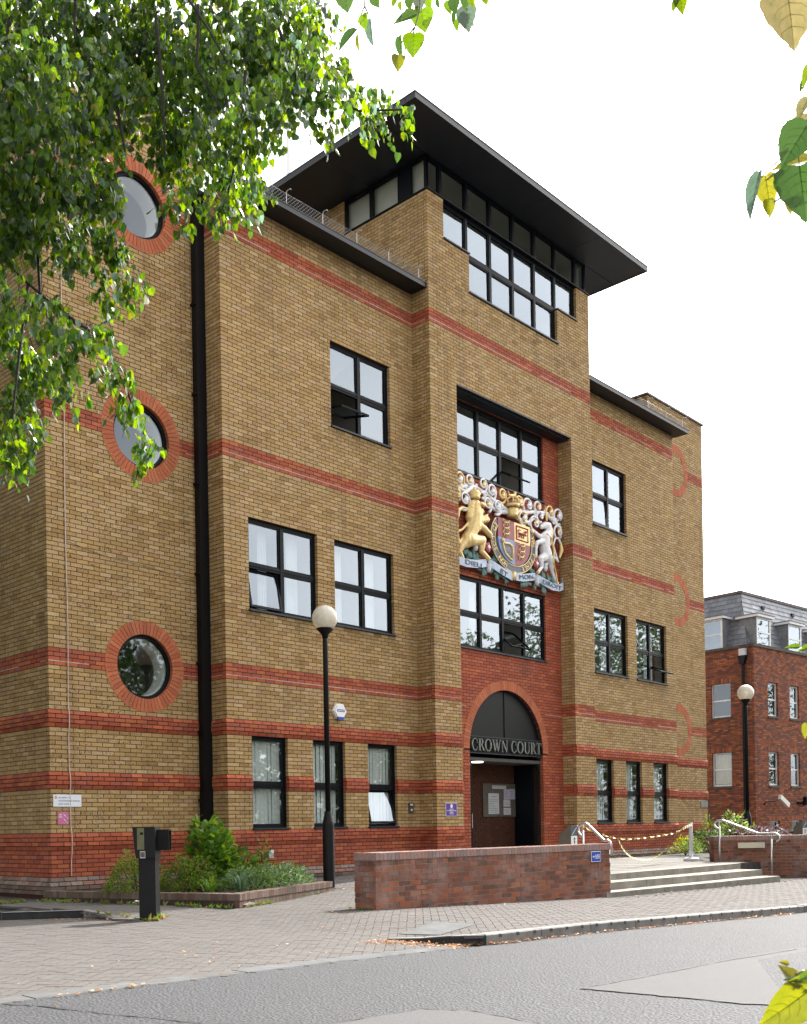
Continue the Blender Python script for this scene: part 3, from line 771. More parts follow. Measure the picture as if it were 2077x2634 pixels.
# block paving: bed plus pavers in herringbone
pave = sheet('pavement', -14, 32, 184, lambda x: kerbY(x)+.02, lambda x: .3, 72, lambda x, y: gz(x, y)-.012, 'bed', kind='structure')
side = sheet('alley', -14, -3.0, 40, lambda x: .3, lambda x: 12, 20, lambda x, y: gz(x, .3)-.0123, 'bed', kind='structure')
PV = []
PAL['pav'] = [(r*.93, g*.875, b*.845) for r, g, b in PAL['pav']]
def in_pav(x, y):
    if y < kerbY(x)+.06 or y > .15: return False
    if x > 12.5 and y > -5.9: return False
    if y > -6.3 and 3.4 < x < 11.6 and y < -3: return False
    if x > 3.9 and y > -6.2: return False
    if x < -9.8 or x > 16: return False
    if -3.75 < x < .6 and y > -3.9:                     # planter
        if left_of((x, y), (-3.5, .4), (-2.66, -3.66)) > -.02*4 and left_of((x, y), (-2.66, -3.66), (.42, -2.46)) > -.05*3 and y > -3.7: return False
    return True
ca, sa = math.cos(math.radians(42)), math.sin(math.radians(42))
for i in range(-120, 140):
    for j in range(-120, 140):
        for hv in (0, 1):
            # herringbone tiling of 2x1 units (unit .1 m)
            k = (i-j) % 4
            if hv == 0 and k != 0: continue
            if hv == 1 and k != 2+0: continue
            bx, by = (i, j)
            if hv == 0: cx, cy, w, h = bx+1, by+.5, .2, .1
            else: cx, cy, w, h = bx+.5, by+0, .1, .2
            X, Y = cx*.1, cy*.1
            x, y = X*ca-Y*sa+1.0, X*sa+Y*ca-5.0
            if in_pav(x, y): PV.append((x, y, w, h))
def paver_vs(q, g=.0035, z=None):
    x, y, w, h = q; P = []
    for dx, dy in ((-1, -1), (1, -1), (1, 1), (-1, 1)):
        X, Y = dx*(w/2-g), dy*(h/2-g); P.append((x+X*ca-Y*sa, y+X*sa+Y*ca))
    c = gz(x, y)+RND.uniform(-.0015, .0015)
    return [(px, py, c+(gz(px, py)-gz(x, y) if abs(gz(px, py)-gz(x, y)) < .02 else 0)) for px, py in P]+[(px+(px-x)*.03, py+(py-y)*.03, c-.03) for px, py in P]
PF = [(0, 1, 2, 3), (0, 4, 5, 1), (1, 5, 6, 2), (2, 6, 7, 3), (3, 7, 4, 0)]
def vis(q):
    d = Vector((q[0], q[1], 0))-Vector((CAM[0], CAM[1], 0)); a = math.degrees(math.atan2(d.y, d.x))-YAW
    return abs(a) < 20.5 and not (q[0] < -8.9)
order = sorted([i for i in range(len(PV)) if vis(PV[i])], key=lambda i: (PV[i][0]-CAM[0])**2+(PV[i][1]-CAM[1])**2)
single = set(order[:300]); rest = MB()
for i, q in enumerate(PV):
    vs = paver_vs(q); t = tint_of('pav')
    if i in single:
        c = (q[0], q[1], vs[0][2]); place('paver', MB().add(vs, PF, 0, t).mesh('paver', ['paver'], off=c), c, pave)
    else: rest.add(vs, PF, 0, t)
rest.build('paver', 'paver', pave, kind='stuff')
# kerbs: each stone its own piece
def kerb_run(pts, drop, width, name, up=0., L0=.9, parent=None, face=.11, m='kerb', m2='kerb'):
    run = thing(name, (pts[0][0], pts[0][1], zp(pts[0][0])), '', '') if False else parent
    for i in range(len(pts)-1):
        (xa, ya, za), (xb, yb, zb) = pts[i], pts[i+1]
        l = math.hypot(xb-xa, yb-ya); n = max(1, round(l/L0)); nx, ny = -(yb-ya)/l, (xb-xa)/l
        for k in range(n):
            t0, t1 = (k+.004)/n, (k+1-.006)/n; P = []
            for t in (t0, t1):
                x, y, z = xa+(xb-xa)*t, ya+(yb-ya)*t, za+(zb-za)*t; P.append((x, y, z))
            j = RND.uniform(-.003, .003)
            vs = []
            for (x, y, z) in P: vs += [(x, y, z-face-.12), (x+.0*nx, y, z-.012+j), (x+nx*.012, y+ny*.012, z+j), (x+nx*width, y+ny*width, z+j), (x+nx*width, y+ny*width, z-.2)]
            fm = 0; fs = [(0, 5, 6, 1), (1, 6, 7, 2), (2, 7, 8, 3), (3, 8, 9, 4), (0, 1, 2, 3, 4), (5, 9, 8, 7, 6)]
            c = P[0]
            kb = MB().add(vs, fs); kb.m = [0, 0, 1, 1, 0, 0]
            place('kerb_stone', kb.mesh('kerb_stone', [m, m2], off=c), c, parent)
kx = [-3.75+.9*i for i in range(24)]
kerb_run([(x, kerbY(x), zp(x)+.004) for x in kx], 0, .15, 'kerb', parent=pave)
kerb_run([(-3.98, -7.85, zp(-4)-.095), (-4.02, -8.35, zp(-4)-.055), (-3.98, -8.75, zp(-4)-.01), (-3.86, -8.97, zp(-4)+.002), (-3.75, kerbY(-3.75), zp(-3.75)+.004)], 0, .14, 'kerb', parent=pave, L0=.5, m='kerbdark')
M['edge'] = mat('edging_stone', (.105, .11, .115), .85, var=.25, scale=5, bscale=50, bstr=.3)
kerb_run([(x, kerbY(x)-.0, zp(x)-.098) for x in (-14, -9.4, -8.5, -7.6, -6.7, -5.8, -4.9, -4.05)], 0, .24, 'kerb', parent=pave, m='edge', m2='edge')
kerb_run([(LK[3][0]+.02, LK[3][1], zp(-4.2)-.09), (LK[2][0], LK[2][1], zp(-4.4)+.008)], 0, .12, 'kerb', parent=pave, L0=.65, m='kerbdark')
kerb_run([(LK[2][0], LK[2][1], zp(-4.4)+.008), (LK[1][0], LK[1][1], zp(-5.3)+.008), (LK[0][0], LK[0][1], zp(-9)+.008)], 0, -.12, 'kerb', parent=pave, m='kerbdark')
# manhole plate set into the paving
mh = [(-3.54, -7.64), (-2.72, -7.42), (-2.66, -8.05), (-3.5, -8.2)]
MB().prism([(x, y) for x, y in mh], lambda u, d, z: (u, z, gz(u, z)+d), -.03, .004).build('manhole_cover', 'edge', label='pale square inspection cover set in the block paving', cat='manhole cover')
# ------------------------------------------------------------------ platform, steps
PZ = .1
plat = MB(); plat.box(3.95, 13.8, -5.05, .2, -.6, PZ-.012); platform = plat.build('platform', 'bed', kind='structure')
fx = 3.95
i = 0
while fx < 13.3:
    y = -5.05; w = .6
    while y < -.05:
        h = RND.choice((.45, .6, .75)); h = min(h, -.05-y)
        if h > .1:
            z = PZ+RND.uniform(-.002, .002); t = tint_of('flag')
            c = (fx+w/2, y+h/2, z)
            vs = [(fx+.004, y+.004, z), (fx+w-.004, y+.004, z), (fx+w-.004, y+h-.004, z), (fx+.004, y+h-.004, z)]; vs += [(p[0], p[1], z-.05) for p in vs]
            if not (fx > 10.9 and y < -3.5): place('flagstone', MB().add(vs, PF, 0, t).mesh('flagstone', ['paver'], off=c), c, platform)
        y += h
    fx += w
M['tread'] = M['step']
def step(y0, y1, xr, z0, z1, yb):
    n = 7; st = MB().box(3.7, xr, max(y0, y1)+.12, yb+.05, z0-.3, z1-.02).build('steps_core', 'step', platform)
    for k in range(n):
        xa, xb = 3.7+(xr-3.7)*k/n, 3.7+(xr-3.7)*(k+1)/n; ya, yc = y0+(y1-y0)*k/n, y0+(y1-y0)*(k+1)/n; t = RND.uniform(-.002, .002)
        vs = [(xa+.006, ya, z1+t), (xb-.006, yc, z1+t), (xb-.006, yb, z1+t), (xa+.006, yb, z1+t)]
        vs += [(x, y, z0-.05) for x, y, z in vs]
        c = ((xa+xb)/2, ya, z1)
        place('step_stone', MB().add(vs, PF, 0).mesh('step_stone', ['step'], off=c), c, platform)
step(-5.12, -5.19, 10.5, -.03, PZ+.002, -4.85); step(-5.50, -5.78, 10.3, -.17, -.02, -5.0); step(-5.86, -6.21, 10.25, -.33, -.155, -5.4)
# ================================================================== free-standing brick walls
def brick_wall(name, label, p0, p1, zt, zb0, zb1, thick, parts=300, end0=True, end1=True, cop='w', headers_top=1):
    """garden wall from p0 to p1 (front face line), bonded courses hung down from a brick-on-edge coping"""
    l = math.hypot(p1[0]-p0[0], p1[1]-p0[1]); ang = math.degrees(math.atan2(p1[1]-p0[1], p1[0]-p0[0]))
    F = frame(p0, ang); root = thing(name, (p0[0], p0[1], zb0), label, 'wall'); bl = []
    FL = frame(F(0, 0, 0)[:2], ang-90); FRr = frame(F(l, 0, 0)[:2], ang+90); FBk = frame(F(l, -thick, 0)[:2], ang+180)
    zc = zt-.1075; n = int((zc-min(zb0, zb1)+.12)/CH)+1
    for k in range(n):
        zb = zc-k*CH-.006; za = zb-.062
        if k == 0: bln = .1125
        else: bln = .225
        ph = (.1125 if k % 2 else 0)
        for (FF, LL, key) in ((F, l, 'w'), (FBk, l, 'b')):
            e = -ph
            while e < LL-.01:
                a, b = max(0, e), min(LL, e+bln); e += bln
                if b-a > .04: bl.append((FF, a+(.0065 if a > 0 else 0), b-(.0065 if b < LL else 0), za, zb, RND.uniform(-.001, .002), '', tint_of('w'), key, .05))
        for (FF, key) in (((FL, 'e'),) if end0 else ())+(((FRr, 'g'),) if end1 else ()):
            e = -ph*.5
            while e < thick-.02:
                a, b = max(.004, e), min(thick-.004, e+.225); e += .225
                if key == 'e': a, b = a-thick, b-thick       # runs from the back to the front corner
                if b-a > .04: bl.append((FF, a+.004, b-.004, za, zb, RND.uniform(-.001, .002), '', tint_of('w'), key, .05))
    # brick-on-edge coping
    e = 0
    while e < l-.01:
        b = min(l, e+.075)
        vs = [F(u, d, z) for z in (zt-.1025, zt+RND.uniform(-.002, .002)) for u, d in ((e+.003, .012), (b-.003, .012), (b-.003, -thick-.012), (e+.003, -thick-.012))]
        c = tuple(sum(v[k] for v in vs)/8 for k in range(3))
        t = tint_of('w'); t = tuple(min(1, x*.8+.15) for x in t[:3])+(0,)
        place('coping_brick', MB().add(vs, [(4, 5, 6, 7), (0, 1, 5, 4), (1, 2, 6, 5), (2, 3, 7, 6), (3, 0, 4, 7)], 0, t).mesh('coping_brick', ['wallbrick'], off=c), c, root)
        e += .075
    core = MB(); core.box(.006, l-.006, -thick+.003, -.0035, min(zb0, zb1)-.15, zt-.1, F=F); core.build('mortar_core', 'mortar_w', root)
    emit_bricks(bl, root, ['wallbrick'], parts, ok=lambda b: b[8] in 'weg' and score(b) > 0)
    return root, F, l
lowwall, FW, LW = brick_wall('forecourt_wall', 'long low weathered brick wall with brick-on-edge top in front of the arch', (-1.8, -5.58), (3.85, -5.85), .705, -.083, -.235, .44)
rwall, FRW, LRW = brick_wall('forecourt_wall', 'low weathered brick wall at the right of the steps, cream lamp on it', (11.2, -4.2), (12.75, -6.15), .71, -.2, -.42, .5, parts=250)
# planter: two courses of brick round the bed beside bay B
pl = thing('planter', (-2.62, -3.58, -.07), 'low brick planter edge round the shrubs below the downpipe', 'planter')
PAL['md'] = [(.05, .04, .033), (.04, .033, .028), (.06, .046, .036)]  # lower bricks of the left-facing run: damp, with shade put into the colour
def low_edge(p0, p1, zt, hgt, thick, pal='m'):
    l = math.hypot(p1[0]-p0[0], p1[1]-p0[1]); F = frame(p0, math.degrees(math.atan2(p1[1]-p0[1], p1[0]-p0[0])))
    MB().box(.01, l-.01, -thick+.01, -.01, zt[0]-hgt-.2, min(zt)-.02, F=F).build('mortar_core', 'mortar_d', pl)
    e = 0
    while e < l-.02:
        b = min(e+.075, l); z = zt[0]+(zt[1]-zt[0])*(e/l); t = tint_of('m')
        vs = [F(u, d, zz) for zz in (z-.1, z+RND.uniform(-.003, .003)) for u, d in ((e+.003, .008), (b-.003, .008), (b-.003, -thick), (e+.003, -thick))]
        c = tuple(sum(v[k] for v in vs)/8 for k in range(3))
        place('coping_brick', MB().add(vs, [(4, 5, 6, 7), (0, 1, 5, 4), (1, 2, 6, 5), (2, 3, 7, 6), (3, 0, 4, 7)], 0, t).mesh('coping_brick', ['farbrick'], off=c), c, pl); e += .075
    e = 0
    while e < l-.02:
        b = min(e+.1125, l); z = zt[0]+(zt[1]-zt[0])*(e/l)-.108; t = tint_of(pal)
        vs = [F(u, d, zz) for zz in (z-.1, z) for u, d in ((e+.004, 0), (b-.004, 0), (b-.004, -.08), (e+.004, -.08))]
        c = tuple(sum(v[k] for v in vs)/8 for k in range(3))
        place('brick', MB().add(vs, [(4, 5, 6, 7), (0, 1, 5, 4), (1, 2, 6, 5), (2, 3, 7, 6), (3, 0, 4, 7)], 0, t).mesh('brick', ['farbrick'], off=c), c, pl); e += .1125
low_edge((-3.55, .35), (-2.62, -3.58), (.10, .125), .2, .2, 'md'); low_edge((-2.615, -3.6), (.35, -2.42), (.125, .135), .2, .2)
MB().poly([(-3.35, .45, .06), (-2.5, -3.4, .06), (.3, -2.3, .06), (.3, -.06, .08), (-.05, -.06, .08), (-.05, .55, .08)]).build('soil', 'soil', pl)

# ================================================================== street furniture
def lamp(x, y, zb, zg, label):
    t = thing('street_lamp', (x, y, zb), label, 'lamp', 'globe street lamps')
    MB().lathe([(.0, -.1), (.105, -.1), (.105, 1.13), (.1, 1.17), (.062, 1.33), (.055, 1.36), (.0, 1.36)], (x, y, zb), 18).build('base', 'black', t, smooth=False)
    MB().lathe([(.0, 1.3), (.05, 1.3), (.047, zg-zb-.42), (.047, zg-zb-.33), (.0, zg-zb-.33)], (x, y, zb), 14).build('pole', 'black', t, smooth=True)
    MB().lathe([(0, -.36), (.05, -.36), (.06, -.30), (.085, -.27), (.15, -.205), (.15, -.185), (0, -.185)], (x, y, zg), 18).build('collar', 'black', t, smooth=True)
    MB().lathe([(.0, -.19), (.05, -.19), (.055, -.1), (.05, .03), (.0, .05)], (x, y, zg), 12).build('lamp_fitting', 'white', t)
    g = MB(); g.ball((x, y, zg), .23, 28, 18); g.build('globe', 'globe', t, smooth=True)
    return t
m, nt, b = node_mat('globe_acrylic')
b.inputs['Base Color'].default_value = (.62, .56, .42, 1); b.inputs['Roughness'].default_value = .18; b.inputs['Specular IOR Level'].default_value = .6
tr = N(nt, 'BsdfTransparent'); tr.inputs['Color'].default_value = (.9, .85, .72, 1); mx = N(nt, 'MixShader'); mx.inputs[0].default_value = .38
c = mixc(nt, ramp(nt, noise(nt, 14, 4), .35, .7), (.93, .91, .83), (.78, .74, .62)); L(nt, c, b.inputs['Base Color'])
L(nt, b.outputs[0], mx.inputs[1]); L(nt, tr.outputs[0], mx.inputs[2]); L(nt, mx.outputs[0], nt.nodes['Material Output'].inputs['Surface']); M['globe'] = m
lamp(.60, -2.08, gz(.6, -2.08), 4.80, 'tall black globe lamp post standing at the end of the planter')
lamp(16.21, -2.78, .0, 4.70, 'farther black globe lamp post in front of the slate-roofed red building')
# entry post with intercom and key pad
post = thing('entry_post', (-4.10, -3.55, -.09), 'stout black steel entry post with card readers beside the driveway', 'post')
ep = frame((-4.10, -3.55), -4)
MB().box(-.155, .155, -.155, .155, -.25, .74, F=lambda u, d, z: frame((-4.10, -3.55), 42)(u*.72, d*.72, z)).build('shaft', 'black', post)
up_ = lambda f: (lambda u, d, z: f(u, d, z+.1))
eh = up_(frame((-4.10, -3.55), 42))
MB().box(-.19, .135, -.13, .13, .60, 1.02, F=lambda u, d, z: eh(u*.95, d, z)).build('head', 'black', post)
el = up_(frame((-4.10, -3.55), -42))                          # face turned to the left
hood = MB(); hood.prism([(-.19, 1.02), (.01, 1.02), (.01, .60), (-.10, .60), (-.15, .62)], el, .10, .17); hood.build('reader_hood', 'black', post)
MB().box(-.125, -.015, .171, .178, .715, 1.005, F=el).build('intercom_plate', mat('olive_plate', (.13, .13, .055), .55), post)
MB().box(-.085, -.045, .179, .183, .915, .945, F=el).build('camera_lens', 'frame', post)
kp = MB(); kp.box(-.09, -.02, .171, .185, .60, .695, F=el); kpo = kp.build('key_pad', mat('pale_plastic', (.5, .5, .46), .6), post)
for r in range(4):
    for c in range(3): MB().box(-.082+c*.019, -.067+c*.019, .186, .189, .615+r*.017, .628+r*.017, F=el).build('key', 'frame', kpo)
er = up_(frame((-4.10, -3.55), 48))
hd = MB(); hd.prism([(-.1, .98), (.2, .98), (.15, .70), (-.06, .70)], er, .08, .2); hd.box(-.1, .2, .2, .28, .965, .98, F=er)
hd.prism([(.18, .98), (.2, .98), (.15, .70), (.13, .70)], er, .2, .28); hd.prism([(-.1, .98), (-.08, .98), (-.04, .70), (-.06, .70)], er, .2, .28); hd.build('reader_hood', 'black', post)
MB().prism([(.06, .80), (.12, .81), (.12, .795), (.08, .78), (.07, .74), (.05, .73), (.055, .76)], er, .2005, .203).build('sticker_remains', 'white', post)
# stainless handrails
def rail(pts, posts, X, label, r=.024):
    t = thing('handrail', (X, posts[0][0], posts[0][1]), label, 'handrail', 'steel handrails')
    # round the corners
    P = []
    for i, p in enumerate(pts):
        if i in (0, len(pts)-1): P.append(p); continue
        a, b = pts[i-1], pts[i+1]
        for s in (.25, .0, -.25):
            if s > 0: P.append((p[0]+(a[0]-p[0])*.12, p[1]+(a[1]-p[1])*.12))
            elif s == 0: P.append((p[0]*.94+(a[0]+b[0])*.03, p[1]*.94+(a[1]+b[1])*.03))
            else: P.append((p[0]+(b[0]-p[0])*.12, p[1]+(b[1]-p[1])*.12))
    MB().tube([(X, y, z) for y, z in P], r, 12).build('rail', 'steel', t, smooth=True)
    for y, z0, z1 in posts:
        o = MB(); o.tube([(X, y, z0), (X, y, z1-.12)], .021, 10); o.tube([(X, y, z1-.12), (X, y, z1)], .012, 8); o.build('post', 'steel', t, smooth=True)
rail([(-4.45, .88), (-4.35, .96), (-4.34, 1.02), (-4.40, 1.08), (-4.56, 1.09), (-5.42, .77), (-5.82, .78), (-5.91, .72), (-5.92, .66), (-5.84, .56)], [(-4.47, .1, 1.08), (-5.72, -.16, .77)], 10.95, 'bent stainless steel handrail at the right end of the steps')
rail([(-5.05, .82), (-4.98, .92), (-5.0, 1.02), (-5.08, 1.07), (-5.16, 1.07), (-5.53, .75), (-5.60, .76), (-5.66, .72), (-5.68, .52)], [(-5.08, .1, 1.06), (-5.62, -.1, .75)], 4.18, 'bent stainless steel handrail at the left end of the steps')
# stanchion with hazard tape
st = thing('stanchion', (11.7, -3.35, .1), 'pale grey stanchion on a round base holding hazard tape', 'stanchion')
M['palegrey'] = mat('pale_grey_paint', (.60, .62, .66), .5, var=.05)
MB().lathe([(0, .0), (.19, .0), (.19, .06), (.17, .075), (.05, .08), (0, .08)], (11.7, -3.35, .1), 24).build('base', 'palegrey', st)
MB().lathe([(0, .05), (.048, .05), (.048, .93), (.044, .945), (0, .945)], (11.7, -3.35, .1), 16).build('tube', 'palegrey', st, smooth=True)
m, nt, b = node_mat('hazard_tape'); a = N(nt, 'Attribute'); a.attribute_name = 'tint'; L(nt, a.outputs['Color'], b.inputs['Base Color']); b.inputs['Roughness'].default_value = .4; M['tape'] = m
def tape(pts, w, twist, label, step=.1):
    P = []
    for i in range(len(pts)-1):
        a, b = Vector(pts[i]), Vector(pts[i+1]); n = max(1, int((b-a).length/.0125))
        P += [a+(b-a)*k/n for k in range(n)]
    P.append(Vector(pts[-1])); mb = MB(); s = 0
    for i in range(len(P)-1):
        s += (P[i+1]-P[i]).length
        def off(k):
            t = k*.0125*twist; return Vector((.25*math.cos(t)*.3, math.sin(t)*.9, math.cos(t)))*w*.5
        sh = .028
        d = (P[i+1]-P[i]).normalized()*sh
        A, B = off(i), off(i+1); c = (.62, .47, .005, 1) if int(s/step) % 2 else (.012, .012, .012, 1)
        mb.add([P[i]-A-d*.5, P[i+1]-B-d*.5, P[i+1]+B+d*.5, P[i]+A+d*.5], [(0, 1, 2, 3)], 0, c)
    return mb.build('hazard_tape', 'tape', label=label, cat='tape', group='hazard tape across the entrance')
tape([(4.70, -4.6, 1.03), (4.98, -4.55, 1.01), (5.41, -4.48, .92), (5.75, -4.42, .88), (6.06, -4.36, .82), (6.42, -4.30, .78), (6.79, -4.24, .74), (7.25, -4.16, .72), (7.81, -4.06, .72), (8.44, -3.95, .73), (9.10, -3.84, .75), (9.79, -3.72, .78), (10.27, -3.64, .80), (11.03, -3.5, .90), (11.68, -3.38, .99)], .042, 7,
     'thin twisted yellow and black tape pulled almost straight across the entrance')
tape([(6.75, -4.26, .75), (6.81, -4.25, .70), (6.87, -4.24, .64), (7.01, -4.21, .54), (7.24, -4.17, .42), (7.59, -4.11, .31), (8.12, -4.02, .26), (8.55, -3.94, .24), (9.08, -3.85, .29), (9.63, -3.76, .41), (10.12, -3.67, .60), (10.52, -3.60, .81), (11.1, -3.5, .93), (11.66, -3.40, 1.0)], .062, .7,
     'wide yellow and black tape sagging in a loop above the platform', .085)
# ticket-style cabinet behind the low wall
def cabinet(x, y, z0, z1, ang, label):
    t = thing('cabinet', (x, y, z0), label, 'cabinet'); F = frame((x, y), ang); h = z1-z0; q = z0+h*.47
    mb = MB(); pr = [(0., z0), (.0, z1), (.04, z1), (.27, q), (.27, z0)]
    mb.add([F(u, -d, z) for u in (0, .22) for d, z in pr], [(0, 1, 2, 3, 4), (9, 8, 7, 6, 5), (0, 5, 6, 1), (1, 6, 7, 2), (2, 7, 8, 3), (3, 8, 9, 4)])
    mb.build('body', mat('taupe_metal', (.15, .13, .105), .6, var=.1), t)
    MB().box(.008, .212, .001, .008, z0+.0, q, F=F).build('label_panel', 'white', t)
    MB().box(.008, .212, .001, .006, q+.006, z1-.012, F=F).build('screen', mat('grey_screen', (.09, .12, .14), .25), t)
    MB().prism([(.03, q+.02), (.05, q+.02), (.2, z1-.04), (.18, z1-.04)], F, .0062, .009).build('screen_mark', 'palegrey', t)
    MB().prism([(.08, q-.07), (.15, q-.07), (.115, q-.025)], F, .0085, .011).build('arrow_mark', 'frame', t)
    MB().box(.1, .13, .0085, .011, z0+.03, q-.085, F=F).build('arrow_mark', 'frame', t)
    return t
cabinet(4.5, -4.6, .66, 1.035, 0, 'small taupe cabinet with arrow label rising behind the low wall')
cabinet(15.68, -4.55, .68, 1.05, -8, 'taupe cabinet at the right edge near the red building')
def scrawl(mb, F, u0, u1, z, h, d):
    """print too small to read: a row of letter-sized marks"""
    u = u0
    while u < u1-h*.2:
        w = h*RND.uniform(.3, .75)
        if RND.random() < .16: u += h*.45
        e = min(u+w, u1); mb.box(u, e, d, d+.0012, z+(0 if RND.random() < .8 else h*.2), z+h*RND.uniform(.7, 1.), F=F); u = e+h*.16
# ================================================================== signs and small fittings on the walls
M['signwhite'] = mat('sign_white', (.70, .74, .80), .45, var=.03)
M['ink'] = mat('sign_ink', (.03, .05, .08), .5, var=.05)
M['purple'] = mat('purple_enamel', (.10, .03, .26), .4, var=.05); M['pink'] = mat('faded_magenta', (.52, .12, .32), .5, var=.15, scale=9, col2=(.55, .16, .18))
M['blue'] = mat('blue_enamel', (.02, .06, .42), .4, var=.05); M['signred'] = mat('sign_red', (.55, .03, .03), .5)
s = thing('sign', (-2.95, YA, 1.5), 'white NO ENTRY sign on the corner pier, above a small pink sign', 'sign')
MB().box(-3.21, -2.69, .004, .016, 1.5, 1.705, F=FA).build('plate', 'signwhite', s)
mb = MB()
for k, tx in enumerate(('NO ENTRY TO', 'UNAUTHORISED VEHICLES', 'KEEP CLEAR')): text_mb(mb, tx, FA, -3.12, 1.64-k*.054, .026, .0162, .0175, width=(.22, .40, .20)[k])
mb.build('lettering', 'ink', s)
mb = MB(); mb.prism([(-3.165+.022*math.cos(t*math.pi/8), 1.655+.022*math.sin(t*math.pi/8)) for t in range(16)], FA, .0162, .0172); mb.build('no_entry_disc', 'signred', s)
MB().box(-3.18, -3.15, .0173, .0178, 1.65, 1.66, F=FA).build('no_entry_bar', 'signwhite', s)
s = thing('sign', (-3.03, YA, 1.2), 'small square pink sign with white flame marks on the corner pier', 'sign')
MB().box(-3.13, -2.93, .004, .012, 1.2, 1.41, F=FA).build('plate', 'pink', s)
mb = MB(); scrawl(mb, FA, -3.115, -3.06, 1.355, .022, .0122); scrawl(mb, FA, -3.115, -3.045, 1.315, .022, .0122)
for k, z in enumerate((1.33, 1.25)):
    for j in range(3):
        a = [(-3.03+.016*j+i*.012, z+.055*(1-i/4)**1.5-.012*j+.004) for i in range(5)]; 
        mb.prism(a+[(x+.004, y-.016) for x, y in reversed(a)], FA, .0122, .013)
mb.build('flame_marks', 'signwhite', s)
s = thing('sign', (5.86, YT, 1.28), 'purple court plaque with white border beside the entrance arch', 'sign')
MB().box(5.66, 6.06, .004, .014, 1.28, 1.585, F=FT).build('plate', 'signwhite', s); MB().box(5.672, 6.048, .0142, .017, 1.291, 1.574, F=FT).build('enamel', 'purple', s)
mb = MB(); mb.prism([(5.86+.042*math.cos(t*math.pi/6), 1.51+.046*math.sin(t*math.pi/6)) for t in range(12)], FT, .0172, .019)
for z, h, w in ((1.432, .02, .15), (1.395, .025, .30), (1.362, .02, .12)): scrawl(mb, FT, 5.86-w/2, 5.86+w/2, z, h, .0172)
mb.box(5.77, 5.95, .0172, .0182, 1.343, 1.349, F=FT); mb.box(5.80, 5.92, .0172, .0182, 1.318, 1.323, F=FT); mb.build('lettering', 'signwhite', s)
s = thing('intercom', (5.07, 0, 1.37), 'dark metal door intercom on the wall left of the purple plaque', 'intercom')
MB().box(4.99, 5.14, .004, .03, 1.37, 1.595, F=FB).build('plate', mat('bronze_plate', (.06, .055, .05), .5), s)
mb = MB(); mb.box(5.02, 5.11, .031, .036, 1.53, 1.57, F=FB); mb.box(5.04, 5.09, .031, .04, 1.41, 1.46, F=FB); mb.build('button', 'palegrey', s)
s = thing('alarm_box', (2.88, 0, 3.33), 'white hexagonal alarm box with blue base above the ground floor windows', 'alarm')
hx = [(2.88+.19*math.cos(math.radians(60*k)), 3.48+.175*math.sin(math.radians(60*k))) for k in range(6)]
MB().prism(hx, FB, .004, .06).build('back_box', 'white', s); MB().prism([(2.88+(u-2.88)*.86, 3.475+(z-3.475)*.86) for u, z in hx], FB, .0602, .085).build('cover', 'white', s)
MB().prism([(2.775, 3.36), (2.985, 3.36), (2.95, 3.30), (2.81, 3.30)], FB, .061, .088).build('blue_base', 'blue', s)
MB().box(2.775, 2.985, .0853, .088, 3.465, 3.515, F=FB).build('blue_band', 'blue', s)
mb = MB(); scrawl(mb, FB, 2.79, 2.97, 3.478, .024, .0882); mb.build('lettering', 'white', s)
s = thing('sign', (3.4, -5.83, .46), 'small blue arrow sign with white border on the low wall', 'sign')
u0 = LW-.60; MB().box(u0, u0+.28, .016, .024, .40, .585, F=FW).build('plate', 'signwhite', s); MB().box(u0+.012, u0+.268, .0242, .027, .412, .573, F=FW).build('enamel', 'blue', s)
mb = MB(); mb.prism([(u0+.03, .492), (u0+.062, .515), (u0+.062, .50), (u0+.09, .50), (u0+.09, .484), (u0+.062, .484), (u0+.062, .469)], FW, .0272, .0285)
[scrawl(mb, FW, u0+.1, u0+.25, q, .02, .0272) for q in (.508, .482, .456)]; mb.build('lettering', 'signwhite', s)
s = MB().box(20.12, 20.6, .004, .02, 1.55, 1.76, F=FA).build('wall_plaque', mat('grey_plaque', (.18, .2, .21), .6), label='plain grey plaque at the far right end of the court front', cat='plaque')
s = thing('wall_light', (.94, 0, .5), 'small grey wall light low on the red plinth behind the shrubs', 'light')
MB().box(.88, 1.0, .035, .10, .5, .66, F=FB).build('body', 'galv', s); MB().box(.885, .995, .102, .106, .60, .65, F=FB).build('lens', 'white', s)
s = thing('wall_light', FRW(1.0, 0, .5), 'cream oblong bulkhead light on the low wall behind the handrail', 'light')
MB().box(.55, 1.12, .015, .09, .42, .55, F=FRW).build('body', 'cream', s); MB().box(1.125, 1.17, .015, .085, .42, .55, F=FRW).build('end_cap', 'palegrey', s)
